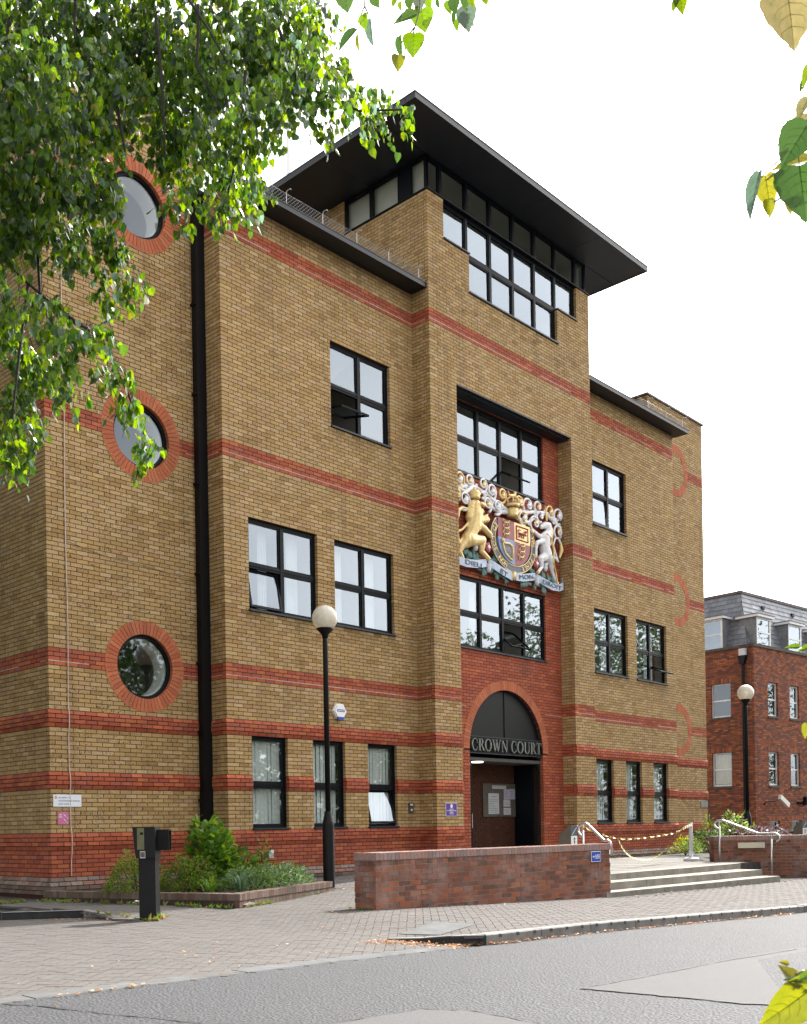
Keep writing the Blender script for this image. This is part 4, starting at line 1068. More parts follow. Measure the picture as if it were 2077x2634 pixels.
# notice board inside the porch
FN = frame((0, .77), 0)
s = thing('notice_board', (9.3, .77, 1.2), 'taupe notice board with white papers inside the entrance porch', 'notice board')
MB().box(8.62, 10.02, .002, .025, 1.28, 2.13, F=FN).build('board', mat('taupe_board', (.085, .072, .055), .8), s)
M['paper'] = mat('paper', (.40, .41, .42), .8, var=.03); M['paper2'] = mat('paper_lilac', (.32, .32, .40), .8, var=.03)
for nm, q, m_, tx in (('paper', (8.83, 9.27, 1.35, 1.88), 'paper', 'NOTICE'), ('paper', (9.48, 9.72, 1.72, 1.99), 'paper2', ''), ('paper', (9.725, 9.96, 1.73, 2.0), 'paper2', ''), ('paper', (9.46, 9.75, 1.54, 1.71), 'paper', ''), ('paper', (9.46, 9.77, 1.33, 1.51), 'paper', ''), ('title_strip', (9.0, 9.58, 2.0, 2.08), 'paper', 'PUBLIC INFORMATION')):
    p = MB().box(q[0], q[1], .0255, .029, q[2], q[3], F=FN).build(nm, m_, s)
    mb = MB()
    if tx: text_mb(mb, tx, FN, q[0]+.06*(q[1]-q[0])+(.1 if tx == 'NOTICE' else 0), q[3]-(.05 if nm == 'title_strip' else .1 if tx == 'NOTICE' else .045), .03 if tx != 'Court list' else .02, .0292, .0305, width=(.2 if tx == 'NOTICE' else .88*(q[1]-q[0])))
    if nm == 'paper':
        k = q[3]-(.17 if tx == 'NOTICE' else .07)
        while k > q[2]+.03:
            mb.box(q[0]+.03, q[0]+.03+(q[1]-q[0]-.06)*RND.uniform(.5, 1), .0292, .0298, k, k+.008, F=FN); k -= .045
    mb.build('print', 'ink', p)
# ================================================================== coat of arms over the entrance
M['gold'] = mat('gold_leaf', (.80, .60, .26), .42, .25, var=.12, scale=14, bscale=18, bstr=.35)
M['ivory'] = mat('white_enamel', (.80, .80, .83), .5, var=.06, scale=9, bscale=14, bstr=.25)
M['ribbon'] = mat('blue_grey_ribbon', (.46, .54, .68), .55, var=.08); M['teal'] = mat('teal_foliage', (.10, .22, .20), .6, var=.2, scale=12)
M['crimson'] = mat('crimson_field', (.34, .11, .12), .6, var=.08); M['azure'] = mat('azure_field', (.22, .30, .50), .55, var=.08)
M['garter'] = mat('garter_blue', (.075, .09, .13), .5, var=.1); M['rose'] = mat('rose_red', (.42, .05, .07), .55)
arms = thing('coat_of_arms', (8.7, YR, 7.1), 'large painted relief coat of arms with gold lion and white unicorn over the entrance', 'coat of arms')
FC = frame((8.7, YR), 0)
P = lambda u, d, v: FC(u, d, 8.2+v)
def relief(name, chains, m, vox=.022, d=.15, parent=None, balls=()):
    mb = MB()
    for ch in chains:
        pts = [P(q[0], q[3] if len(q) > 3 else d, q[1]) for q in ch]; rr_ = [q[2] for q in ch]
        # smooth the chain a little and close it with balls
        pp, rp = [], []
        for i in range(len(pts)-1):
            for k in range(4):
                t = k/4; pp.append(Vector(pts[i]).lerp(Vector(pts[i+1]), t)); rp.append(rr_[i]+(rr_[i+1]-rr_[i])*t)
        pp.append(Vector(pts[-1])); rp.append(rr_[-1])
        mb.tube(pp, rp, 10)
        for p, r in zip(pts, rr_): mb.ball(p, r, 10, 7)
    for u, v, r, dd in balls: mb.ball(P(u, dd, v), r, 10, 7)
    o = mb.build(name, m, parent or arms, smooth=True)
    if vox:
        r = o.modifiers.new('remesh', 'REMESH'); r.mode = 'VOXEL'; r.voxel_size = vox; r.use_smooth_shade = True
    return o
def spiral(cu, cv, r0, r1, a0, turns, n=16): 
    return [(cu+(r0+(r1-r0)*i/n)*math.cos(a0+turns*2*math.pi*i/n), cv+(r0+(r1-r0)*i/n)*math.sin(a0+turns*2*math.pi*i/n)) for i in range(n+1)]
# mantling scrolls, each with its curled leaf
scr = [(-2.05, .93, .19, 1), (-1.68, .97, .15, 0), (-1.86, .49, .20, 1), (-2.12, .56, .12, 0), (-1.17, 1.0, .16, 0), (-.83, .92, .17, 1), (-.42, .92, .17, 0), (-1.0, .57, .16, 0), (-.60, .60, .17, 1),
       (.29, .90, .17, 0), (.66, .91, .17, 1), (1.08, .96, .14, 0), (1.62, .94, .15, 0), (2.0, .92, .19, 1), (.95, .52, .17, 0), (.45, .55, .17, 1), (1.99, .50, .16, 0), (1.18, .74, .13, 1)]
for i, (u, v, r, w) in enumerate(scr):
    sgn = 1 if u < 0 else -1
    sp = spiral(u, v, r*1.2, r*.38, -1.5+(.4 if i % 2 else -.4), 1.2*sgn, 28)
    s_ = MB(); s_.tube([P(a, .14+.08*k/28, b) for k, (a, b) in enumerate(sp)], [.034-.018*k/len(sp) for k in range(len(sp))], 8)
    sc = s_.build('scroll', 'gold' if i % 3 == 0 else 'ivory', arms, smooth=True)
    for k in range(3):
        a0 = 1.2+sgn*(k-1)*.75; q = [(u+r*(.95*t-.45)*math.cos(a0)+r*.22*t*t*math.sin(a0), v+r*(.95*t-.45)*math.sin(a0)-r*.22*t*t*math.cos(a0)) for t in (0, .25, .5, .75, 1)]
        MB().tube([P(x_, .20+.03*math.sin(3*t_), y_) for t_, (x_, y_) in enumerate(q)], [r*.1, r*.22, r*.25, r*.17, r*.03], 7).build('leaf', 'ivory' if w else 'gold', sc, smooth=True)
stems = [[(-.15, .58), (-.4, .66), (-.7, .72), (-1.0, .84), (-1.4, .9), (-1.75, .86)], [(-.15, .56), (-.5, .5), (-.8, .55), (-1.1, .74)], [(-1.5, .9), (-1.75, .7), (-2.0, .72), (-2.15, .8)], [(-1.75, .86), (-1.95, .78), (-2.15, .95)],
         [(.1, .58), (.35, .68), (.65, .72), (1.0, .82), (1.4, .88), (1.75, .85)], [(.1, .56), (.45, .45), (.75, .5), (1.0, .68)], [(1.5, .88), (1.85, .75), (2.1, .6), (2.1, .35)], [(1.75, .85), (1.95, .78), (2.15, .9)]]
for s_ in stems:
    mb = MB(); mb.tube([P(u, .13, v) for u, v in s_], [.062-.034*k/len(s_) for k in range(len(s_))], 8)
    for k, (u, v) in enumerate(s_[1:]):
        for j in (-1, 1): mb.ball(P(u+.03*j, .14, v+.05*j), .045, 8, 5, sc=(1.3, .5, .9))
    mb.build('mantling', 'ivory', arms, smooth=True)
# shield in four quarters
def hw(v): return .655 if v > -.15 else .655*max(0, 1-((v+.15)/.57)**2)**.5
def quarter(s, v0, v1, m, nm, label=None):
    vs = [v0+(v1-v0)*i/12 for i in range(13)]; out = [(.02+s*hw(v), v) for v in vs]; inn = [(.02, v) for v in reversed(vs)]
    pts = out+inn if abs(out[-1][0]-.02) > 1e-6 else out[:-1]+inn
    mb = MB(); mb.prism(pts, lambda u, d, z: P(u, d, z), .12, .205); return mb.build(nm, m, arms)
q1 = quarter(-1, .34, -.13, 'crimson', 'shield_quarter'); q2 = quarter(1, .34, -.13, 'gold', 'shield_quarter')
q3 = quarter(-1, -.13, -.719, 'azure', 'shield_quarter'); q4 = quarter(1, -.13, -.719, 'crimson', 'shield_quarter')
def small_lion(u, v, s, m, par, d=.225):
    mb = MB(); T = lambda a, b: P(u+a*s, d, v+b*s)
    mb.tube([T(-.9, .1), (T(-.3, .1)), T(.4, .2), T(.8, .55)], [.16*s, .17*s, .2*s, .17*s], 6); mb.ball(T(.85, .6), .24*s, 7, 5)
    for a in ((-.8, .0, -1.0, -.55), (-.4, 0, -.25, -.55), (.35, .1, .25, -.55), (.5, .2, 1.1, .05)): mb.tube([T(a[0], a[1]), T(a[2], a[3])], .09*s, 5)
    mb.tube([T(-.9, .1), T(-1.3, .4), T(-1.0, .75), T(-.6, .6)], .07*s, 5); mb.build('charge', m, par, smooth=True)
for v in (.24, .10, -.04): small_lion(-.32, v, .115, 'gold', q1)
for v, u in ((-.22, .34), (-.36, .32), (-.50, .28)): small_lion(u, v, .105, 'gold', q4)
mb = MB(); mb.tube([P(u, .21, v) for u, v in ((.10, .27), (.58, .27), (.58, -.06), (.10, -.06), (.10, .27))], .018, 6); mb.build('tressure', 'rose', q2)
small_lion(.34, .08, .15, 'rose', q2)
mb = MB(); mb.tube([P(u, .22, v) for u, v in ((-.47, -.22), (-.40, -.26), (-.22, -.24), (-.1, -.28), (-.07, -.4), (-.1, -.6))], .028, 7)
mb.tube([P(u, .22, v) for u, v in ((-.47, -.2), (-.46, -.35), (-.38, -.5), (-.2, -.6), (-.1, -.62))], .024, 7); mb.ball(P(-.49, .23, -.2), .05, 8, 6)
for i in range(7): mb.tube([P(-.42+i*.05, .215, -.25), P(-.36+i*.038, .215, -.50-i*.014)], .005, 4)
mb.build('harp', 'gold', q3, smooth=True)
# garter with its motto
ga = MB(); ge = MB(); n = 40; ell = lambda t, k: (0+(.92-k)*math.cos(t), -.17+(.74-k)*math.sin(t)); t0, t1 = math.radians(140), math.radians(400)
for i in range(n):
    a, b = t0+(t1-t0)*i/n, t0+(t1-t0)*(i+1)/n; q = [ell(a, 0), ell(b, 0), ell(b, .17), ell(a, .17)]
    ga.add([P(u, .19, v) for u, v in q]+[P(u, .1, v) for u, v in q], [(0, 1, 2, 3), (0, 4, 5, 1), (2, 6, 7, 3), (4, 7, 6, 5)])
gb = ga.build('garter', 'garter', arms)
for k in (.0, .17): ge.tube([P(*(lambda e: (e[0], .192, e[1]))(ell(t0+(t1-t0)*i/n, k))) for i in range(n+1)], .013, 6)
ge.tube([P(-.02, .2, -.9), P(-.06, .2, -1.1)], .06, 8); ge.build('garter_edge', 'gold', gb, smooth=True)
lt = MB(); txt = 'HONI SOIT QUI MAL Y PENSE'
for i, ch in enumerate(txt):
    if ch == ' ': continue
    t = math.radians(258-(i)*.0)-0
    t = math.radians(246-i*8.2) if i < 13 else math.radians(30-(i-13)*8.6)
    u, v = ell(t, .085)
    du, dv = (math.cos(t), math.sin(t)); 
    G = lambda a, d, z, u=u, v=v, t=t: P(u+math.sin(t)*a+math.cos(t)*(z), d, v-math.cos(t)*a+math.sin(t)*(z))
    text_mb(lt, ch, G, -.045, -.055, .11, .193, .205)
lt.build('garter_lettering', 'gold', gb)
# helm and crown
MB().lathe([(0, -.02), (.16, -.02), (.12, .05), (.15, .12), (.13, .2), (0, .2)], P(-.04, .2, .47), 14).build('helm', 'gold', arms, smooth=True)
cr = MB(); cr.lathe([(.17, 0), (.18, 0), (.19, .07), (.17, .07)], P(-.05, .2, .69), 16)
for k in range(5):
    a = math.pi*k/4-math.pi; x, y = .17*math.cos(a), -.17*abs(math.sin(a))
    c0 = P(-.05, .2, .69); cr.tube([(c0[0]+x, c0[1]+y, c0[2]+.07), (c0[0]+x*1.15, c0[1]+y*1.15, c0[2]+.17), (c0[0]+x*.5, c0[1]+y*.5, c0[2]+.23), (c0[0], c0[1], c0[2]+.2)], .022, 6); cr.ball((c0[0]+x, c0[1]+y, c0[2]+.11), .03, 6, 5)
cr.ball(P(-.05, .2, .92), .04, 8, 6); crn = cr.build('crown', 'gold', arms, smooth=True)
MB().ball(P(-.05, .2, .76), .14, 12, 8, sc=(1, 1, .9)).build('cap', 'crimson', crn, smooth=True)
relief('crest_lion', [[(-.16, .96, .035, .2), (-.05, .98, .04, .2), (.05, 1.0, .04, .2), (.07, 1.07, .045, .2)], [(-.13, .97, .02, .2), (-.15, .9, .02, .2)], [(.03, .98, .02, .2), (.04, .9, .02, .2)], [(-.16, .97, .015, .2), (-.2, 1.06, .02, .2)]], 'gold', .014)
# supporters
lion = relief('lion', [[(-1.80, -.46, .17), (-1.68, -.30, .15), (-1.52, -.03, .19), (-1.47, .22, .19), (-1.46, .44, .155), (-1.33, .40, .08)],
    [(-1.45, .08, .10), (-1.2, .14, .075), (-1.0, .2, .075)], [(-1.46, .0, .10, .2), (-1.18, -.06, .08, .2), (-.98, -.16, .075, .2)],
    [(-1.82, -.48, .15), (-1.99, -.62, .09), (-2.06, -.76, .06), (-1.96, -.88, .055)], [(-1.72, -.44, .15, .2), (-1.27, -.35, .11, .2), (-1.30, -.62, .065, .2), (-1.04, -.75, .06, .2)],
    [(-1.93, -.42, .035), (-2.08, -.54, .03), (-2.12, -.30, .032), (-1.95, -.22, .032), (-1.72, -.02, .032), (-1.66, .14, .032), (-1.76, .30, .035), (-1.94, .30, .04), (-2.08, .2, .055), (-2.10, .04, .04)],
    [(-1.62, .36, .09), (-1.68, .12, .10), (-1.60, -.1, .07)], [(-1.36, .30, .07, .22), (-1.34, .1, .09, .22), (-1.4, -.12, .05, .22)]]+[[(-1.47+.17*math.cos(t), .34+.2*math.sin(t), .055, .2), (-1.50+.27*math.cos(t), .26+.30*math.sin(t), .02, .16)] for t in [2.2+.42*k for k in range(9)]]+[[(-1.22, .16, .06), (-1.04, .26+.05*k, .022, .2)] for k in (-1, 0, 1)]+[[(-1.0, -.15, .05, .2), (-.9, -.2+.06*k, .022, .22)] for k in (-1, 0, 1)]+[[(-1.4, .47, .05, .3), (-1.3, .45, .045, .3)], [(-1.33, .34, .04, .26), (-1.28, .3, .03, .26)]], 'gold', .017)
MB().ball(P(-1.29, .25, .385), .035, 8, 6).build('tongue', 'rose', lion)
MB().lathe([(0, 0), (.13, 0), (.15, .04), (.13, .06), (.16, .12), (.12, .2), (.03, .24), (.04, .28), (0, .3)], P(-1.50, .17, .58), 12).build('small_crown', 'gold', lion, smooth=True)
uni = relief('unicorn', [[(1.44, -.2, .165), (1.36, -.02, .145), (1.36, .19, .165), (1.56, .38, .115), (1.56, .57, .095), (1.42, .56, .09), (1.25, .48, .055)],
    [(1.32, .2, .08), (1.08, .24, .055), (.86, .33, .04), (.8, .26, .04)], [(1.3, .12, .08, .2), (.98, .02, .055, .2), (.93, -.14, .04, .2), (.92, -.32, .04, .2)],
    [(1.42, -.24, .14), (1.14, -.36, .085, .18), (1.20, -.56, .05, .18), (1.05, -.7, .045, .18)], [(1.5, -.25, .14), (1.63, -.38, .09), (1.70, -.58, .05), (1.86, -.84, .045)],
    [(1.6, -.2, .03), (1.84, -.2, .03), (1.98, -.28, .03), (1.88, -.1, .028), (1.77, .1, .028), (1.86, .3, .028), (2.0, .34, .028), (2.12, .22, .03)]], 'ivory', .017)
relief('mane', [[(1.62, .62, .05), (1.70, .44, .06), (1.66, .24, .06), (1.60, .06, .045)], [(2.12, .22, .035), (2.16, .05, .06), (2.06, -.16, .03)]], 'gold', .018, parent=uni)
MB().tube([P(1.47, .17, .68), P(1.40, .17, 1.06)], [.028, .006], 8).build('horn', 'gold', uni)
MB().tube([P(1.32, .27, .30), P(1.45, .30, .22), P(1.62, .22, .25)], .028, 6).build('collar', 'gold', uni)
MB().tube([P(1.48, .3, .2), P(1.64, .27, -.1), P(1.6, .27, -.4), P(1.78, .22, -.62), P(1.84, .22, -.9)], .02, 6).build('chain', 'gold', uni)
hf = MB(); 
for u, v in ((.8, .25), (.92, -.35), (1.03, -.72), (1.88, -.87)): hf.ball(P(u, .18, v), .055, 8, 6)
hf.build('hooves', 'gold', uni, smooth=True)
# motto scroll
def band(pts, w, name='motto_scroll'):
    mb = MB(); vs = []
    for i, (u, v, d) in enumerate(pts): vs += [P(u, d, v-w/2), P(u, d, v+w/2), P(u, d-.03, v+w/2), P(u, d-.03, v-w/2)]
    fs = []
    for i in range(len(pts)-1):
        for a, b in ((0, 1), (1, 2), (2, 3), (3, 0)): fs.append((4*i+a, 4*i+4+a, 4*i+4+b, 4*i+b))
    fs += [(0, 1, 2, 3), tuple(4*(len(pts)-1)+k for k in (3, 2, 1, 0))]
    return mb.add(vs, fs).build(name, 'ribbon', arms)
segs = [([(-2.18, -.86, .12), (-2.12, -.98, .2), (-1.9, -1.0, .22), (-1.5, -.96, .22), (-1.1, -.86, .2), (-1.02, -.84, .14)], 'DIEU', -1.95, -1.03, .6, 0),
        ([(-.95, -.82, .14), (-.8, -.87, .2), (-.5, -.96, .22), (-.1, -1.03, .22)], 'ET', -.62, -1.0, .28, -15),
        ([(.05, -1.0, .22), (.35, -.98, .22), (.7, -.9, .21), (.95, -.84, .16)], 'MON', .16, -1.05, .6, 10),
        ([(1.0, -.84, .14), (1.2, -.92, .2), (1.6, -1.0, .22), (1.95, -.98, .22), (2.14, -.9, .2), (2.2, -.75, .14)], 'DROIT', 1.16, -.99, .82, -4)]
for pts, tx, u, v, w, ang in segs:
    b_ = band(pts, .19); mb = MB(); a = math.radians(ang)
    text_mb(mb, tx, lambda x, d, z: P(u+(x-u)*math.cos(a)-(z-v)*math.sin(a), d, v+(x-u)*math.sin(a)+(z-v)*math.cos(a)), u, v, .11, .222, .232, width=w); mb.build('motto_lettering', 'ink', b_)
# thistles, shamrock leaves and roses
rr_ = random.Random(4)
for cu, cv in ((-1.75, -.75), (-1.55, -.72), (-1.35, -.8), (-.95, -.95), (-.75, -.72), (-.55, -1.05), (-.3, -1.08), (.35, -1.08), (.6, -1.05), (.8, -.72), (1.0, -1.03), (1.25, -.78), (1.5, -.8), (1.7, -.85), (-1.2, -1.04), (1.35, -1.08)):
    mb = MB()
    for k in range(5):
        a = rr_.uniform(0, 6.28); mb.ball(P(cu+.09*math.cos(a), .12+.03*rr_.random(), cv+.06*math.sin(a)), .07, 8, 5, sc=(1.3*abs(math.cos(a))+.4, .35, 1.1*abs(math.sin(a))+.4))
    mb.build('leaf_spray', 'teal', arms, smooth=True)
for cu, cv in ((-1.49, -.55), (1.37, -.55), (-1.0, -.98), (.98, -.98)): MB().lathe([(0, -.09), (.05, -.08), (.07, 0), (.05, .05), (.09, .11), (0, .1)], P(cu, .17, cv), 10).build('thistle', 'palegrey', arms, smooth=True)
for cu, cv in ((-1.03, -.47), (.95, -.52)):
    mb = MB()
    for k in range(5): mb.ball(P(cu+.07*math.cos(k*1.257), .18, cv+.07*math.sin(k*1.257)), .065, 8, 6, sc=(1, .5, 1))
    ro = mb.build('rose', 'rose', arms, smooth=True); MB().ball(P(cu, .22, cv), .05, 8, 6, sc=(1, .5, 1)).build('rose_heart', 'ivory', ro, smooth=True)

# ================================================================== CROWN COURT sign in the arch
M['tymp'] = mat('black_glazing', (.006, .007, .008), .45, var=.1, spec=.2); M['letter'] = mat('aged_steel_letters', (.36, .37, .35), .35, .8, var=.2, scale=9)
sg = thing('entrance_sign', (AC, YR, 2.8), 'black arched panel with metal CROWN COURT lettering over the entrance', 'sign')
n = 30; half = lambda s: [(AC+s*.012, 3.222)]+[(AC+s*AI*1.0*math.cos(t), AZ+AI*math.sin(t)) for t in [math.asin((3.222-AZ)/AI)+(math.pi/2-.008-math.asin((3.222-AZ)/AI))*i/n for i in range(n+1)]]
for s_ in (-1, 1): MB().prism(half(s_), FR, -.13, -.10).build('tympanum_pane', 'tymp', sg)
MB().box(AC-.012, AC+.012, -.12, -.085, 3.222, 4.385, F=FR).build('glazing_bar', 'frame', sg)
MB().box(AC-AI+.005, AC+AI-.005, -.13, -.045, 2.79, 3.215, F=FR).build('panel', 'frame', sg)
MB().box(AC-AI+.005, AC+AI-.005, -.045, -.035, 3.19, 3.215, F=FR).build('panel_edge', 'navy', sg); MB().box(AC-AI+.005, AC+AI-.005, -.045, -.035, 2.79, 2.81, F=FR).build('panel_edge', 'navy', sg)
def arc(cx, cy, ox, oy, ix, iy, ic, a0, a1, n=18):
    out = []
    for i in range(n):
        a, b = math.radians(a0+(a1-a0)*i/n), math.radians(a0+(a1-a0)*(i+1)/n)
        out.append([(cx+ox*math.cos(a), cy+oy*math.sin(a)), (cx+ox*math.cos(b), cy+oy*math.sin(b)), (cx+ic+ix*math.cos(b), cy+iy*math.sin(b)), (cx+ic+ix*math.cos(a), cy+iy*math.sin(a))])
    return out
R4 = lambda a, b, c, d: [(a, c), (b, c), (b, d), (a, d)]
GL = {
 'C': (.84, arc(.44, .5, .40, .51, .30, .455, .03, 42, 318)+[R4(.70, .75, .62, .90), R4(.70, .75, .10, .30)]),
 'O': (.96, arc(.46, .5, .44, .51, .29, .455, 0, 0, 360, 28)),
 'R': (.84, [R4(.12, .27, 0, 1), R4(.02, .37, 0, .045), R4(.02, .30, .955, 1)]+arc(.30, .735, .34, .265, .19, .22, 0, -90, 90)+[R4(.25, .32, .955, 1), R4(.25, .34, .47, .515), [(.36, .49), (.50, .49), (.84, 0), (.68, 0)], R4(.66, .9, 0, .04)]),
 'W': (1.2, [[(.05, 1), (.22, 1), (.44, 0), (.36, 0)], [(.36, 0), (.44, 0), (.62, .9), (.56, .9)], [(.46, 1), (.63, 1), (.86, 0), (.78, 0)], [(.78, 0), (.85, 0), (1.10, 1), (1.03, 1)], R4(-.03, .3, .96, 1), R4(.42, .7, .96, 1), R4(.96, 1.18, .96, 1)]),
 'N': (.95, [R4(.12, .18, 0, 1), R4(.74, .80, 0, 1), [(.08, 1), (.24, 1), (.82, 0), (.70, 0)], R4(.02, .29, 0, .04), R4(.0, .2, .96, 1), R4(.64, .92, .96, 1)]),
 'U': (.92, [R4(.12, .27, .3, 1), R4(.71, .77, .3, 1), R4(.02, .38, .96, 1), R4(.62, .86, .96, 1)]+arc(.445, .32, .325, .34, .20, .29, .02, 180, 360)),
 'T': (.78, [R4(.31, .46, 0, 1), R4(.02, .75, .94, 1), R4(.2, .57, 0, .045), R4(.02, .07, .76, .95), R4(.70, .75, .76, .95)])}
x = 7.17; h = .295
for ch in 'CROWN COURT':
    if ch == ' ': x += .11; continue
    w_, pol = GL[ch]; mb = MB()
    for pg in pol: mb.prism([(x+u*h, 2.858+v*h) for u, v in pg], FR, -.044, -.004)
    mb.build('letter', 'letter', sg); x += w_*h*1.02
# ================================================================== slate-roofed red building to the right
B2 = (29.41, 2.84); A2 = -5.3
F2, F2l = frame(B2, A2), frame(B2, A2-90)
nb = thing('office_building', (B2[0], B2[1], -.3), 'dark red brick office building with grey slate mansard roof and white sashes', 'building')
b2 = []
fw = [(u, u+.83, z0, z1) for u in (1.12, 2.98, 4.84, 6.70) for z0, z1 in ((-.3, 1.05), (2.55, 3.975), (5.475, 6.9))]
lw = [(-u-.93, -u, z0, z1) for u in (1.08, 3.7) for z0, z1 in ((2.55, 3.975), (5.475, 6.9))]
k2 = lambda n, u: 'f'
lay(F2, 'x', 0, 9, -8, 111, k2, rr(fw), out=b2); lay(F2l, 'l', -6, -.112, -8, 111, k2, rr(lw), out=b2)
mb = MB()
backing(mb, F2, 0, 9, -.9, 8.32, fw, [], lambda z: 0); backing(mb, F2l, -6, 0, -.9, 8.32, lw, [], lambda z: 0)
mb.poly([F2(9, 0, -.9), F2(9, -6, -.9), F2(9, -6, 8.3), F2(9, 0, 8.3)]); mb.poly([F2l(-6, 0, -.9), F2(9, -6, -.9), F2(9, -6, 8.3), F2l(-6, 0, 8.3)])
mb.build('wall', 'mortar_d', nb)
emit_bricks(b2, nb, ['farbrick'], 0)
M['sash'] = mat('white_sash', (.74, .75, .76), .5, var=.04); M['slate'] = brick_mat('roof_slate', pits=False, rough=.55); M['lead'] = mat('lead_sheet', (.20, .21, .23), .6, var=.2)
M['sillstone'] = mat('dark_sill', (.10, .085, .07), .85, var=.25)
def sash(F, u0, u1, z0, z1, rec=.09, cur=False, par=None, sill=True, glass='glass_clear'):
    m_ = MB(); t = .05
    for q in ((u0, u0+t, z0, z1), (u1-t, u1, z0, z1), (u0+t, u1-t, z1-t, z1), (u0+t, u1-t, z0, z0+.07), (u0+t, u1-t, (z0+z1)/2-.03, (z0+z1)/2+.03)): m_.box(q[0], q[1], -rec-.06, -rec, q[2], q[3], F=F)
    w = m_.build('sash_window', 'sash', par or nb); zm = (z0+z1)/2
    for a, b in ((z0+.07, zm-.03), (zm+.03, z1-t)): MB().poly([F(u0+t, -rec-.03, a), F(u1-t, -rec-.03, a), F(u1-t, -rec-.03, b), F(u0+t, -rec-.03, b)]).build('pane', glass, w)
    if sill: MB().box(u0-.06, u1+.06, -rec, .05, z0-.09, z0-.002, F=F).build('sill', 'sillstone', w)
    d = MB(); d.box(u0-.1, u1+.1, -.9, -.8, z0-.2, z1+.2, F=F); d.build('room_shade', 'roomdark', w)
    if cur:
        n = 14; vs = []
        for i in range(n+1):
            uu = u0+.06+(u1-u0-.12)*i/n; vs += [F(uu, -rec-.14+.025*(-1)**i, z0+.1), F(uu, -rec-.14+.025*(-1)**i, z1-.06)]
        MB().add(vs, [(2*i, 2*i+2, 2*i+3, 2*i+1) for i in range(n)]).build('curtain', 'cream', w)
    return w
for u0, u1, z0, z1 in fw: sash(F2, u0, u1, max(z0, .2), z1, sill=z0 > 0)
for i, (u0, u1, z0, z1) in enumerate(lw): sash(F2l, u0, u1, z0, z1, cur=(i == 0))
lb = MB()
for F, ws in ((F2, fw), (F2l, lw)):
    for u0, u1, z0, z1 in ws:
        u = u0-.1
        while u < u1+.08:
            lb.box(u+.004, u+.071, -.05, .007, z1+.006, z1+.215, F=F, tint=tint_of('f')); u += .075
lb.build('lintel_brick', 'farbrick', nb, kind='stuff')
cp = MB(); cp.box(-.06, 9, -.5, .06, 8.30, 8.42, F=F2); cp.box(-6, -.0605, -.5, .06, 8.302, 8.418, F=F2l); cp.build('parapet_cap', 'sillstone', nb)
MB().box(0.3, 9, -5.5, -.3, 8.2, 8.36, F=F2).build('gutter_floor', 'lead', nb)
# mansard: two slopes meeting at a hip
s0, zb_, s1_, zt_ = .56, 8.40, 1.30, 10.9
SL = []; rows = 12
def on_front(u, t): s = s0+(s1_-s0)*t; return F2(u, -s, zb_+(zt_-zb_)*t)
def on_left(w, t): s = s0+(s1_-s0)*t; return F2l(-w, -s, zb_+(zt_-zb_)*t)
core = MB(); 
core.poly([on_front(s0, 0), on_front(9, 0), on_front(9, 1), on_front(s1_, 1)]); core.poly([on_left(6, 0), on_left(s0, 0), on_left(s1_, 1), on_left(6, 1)]); core.poly([F2(s1_, -s1_, zt_), F2(9, -s1_, zt_), F2(9, -6, zt_), F2(s1_, -6, zt_)])
core.build('roof', 'lead', nb)
PAL['sl'] = [(.19, .22, .27), (.22, .25, .30), (.17, .195, .24), (.25, .275, .32), (.20, .225, .26), (.27, .29, .33)]
for fn, L_ in ((on_front, 9), (on_left, 6)):
    for r in range(rows):
        ta, tb = r/rows, min(1, (r+1.12)/rows); e = s0+(s1_-s0)*ta; u = e-(.13 if r % 2 else 0)
        while u < L_:
            w_ = RND.uniform(.22, .27); a, b = max(u, e), min(u+w_, L_); u += w_
            if b-a < .05: continue
            at = max(a, s0+(s1_-s0)*tb)
            lift = lambda p, k: (p[0], p[1], p[2]) if False else p
            nrm = (Vector(fn(2, 0))-Vector(fn(3, 0))).cross(Vector(fn(2, 1))-Vector(fn(2, 0))).normalized()
            if nrm.z < 0: nrm = -nrm
            o1, o2 = nrm*.026, nrm*.006
            p = [Vector(fn(a+.003, ta))+o1, Vector(fn(b-.003, ta))+o1, Vector(fn(max(b-.003, at), tb))+o2, Vector(fn(max(a+.003, at), tb))+o2]
            SL.append((p+[q-nrm*.02 for q in p[:2]], tint_of('sl')))
SL.sort(key=lambda s_: (s_[0][0]-Vector(CAM)).length); rest = MB(); cache = {}
for i, (p, t) in enumerate(SL):
    fs = [(0, 1, 2, 3), (0, 4, 5, 1)]
    if i < 300:
        c = tuple(p[0]); place('slate', MB().add(p, fs, 0, t).mesh('slate', ['slate'], off=c), c, nb)
    else: rest.add(p, fs, 0, t)
rest.build('slate', 'slate', nb, kind='stuff')
rc = MB(); rc.box(s1_-.1, 9, -s1_-.1, -s1_+.06, zt_-.02, zt_+.1, F=F2); rc.box(-6, -s1_+.06, -s1_-.1, -s1_+.061, zt_-.018, zt_+.098, F=F2l); rc.build('ridge_cap', 'coping', nb)
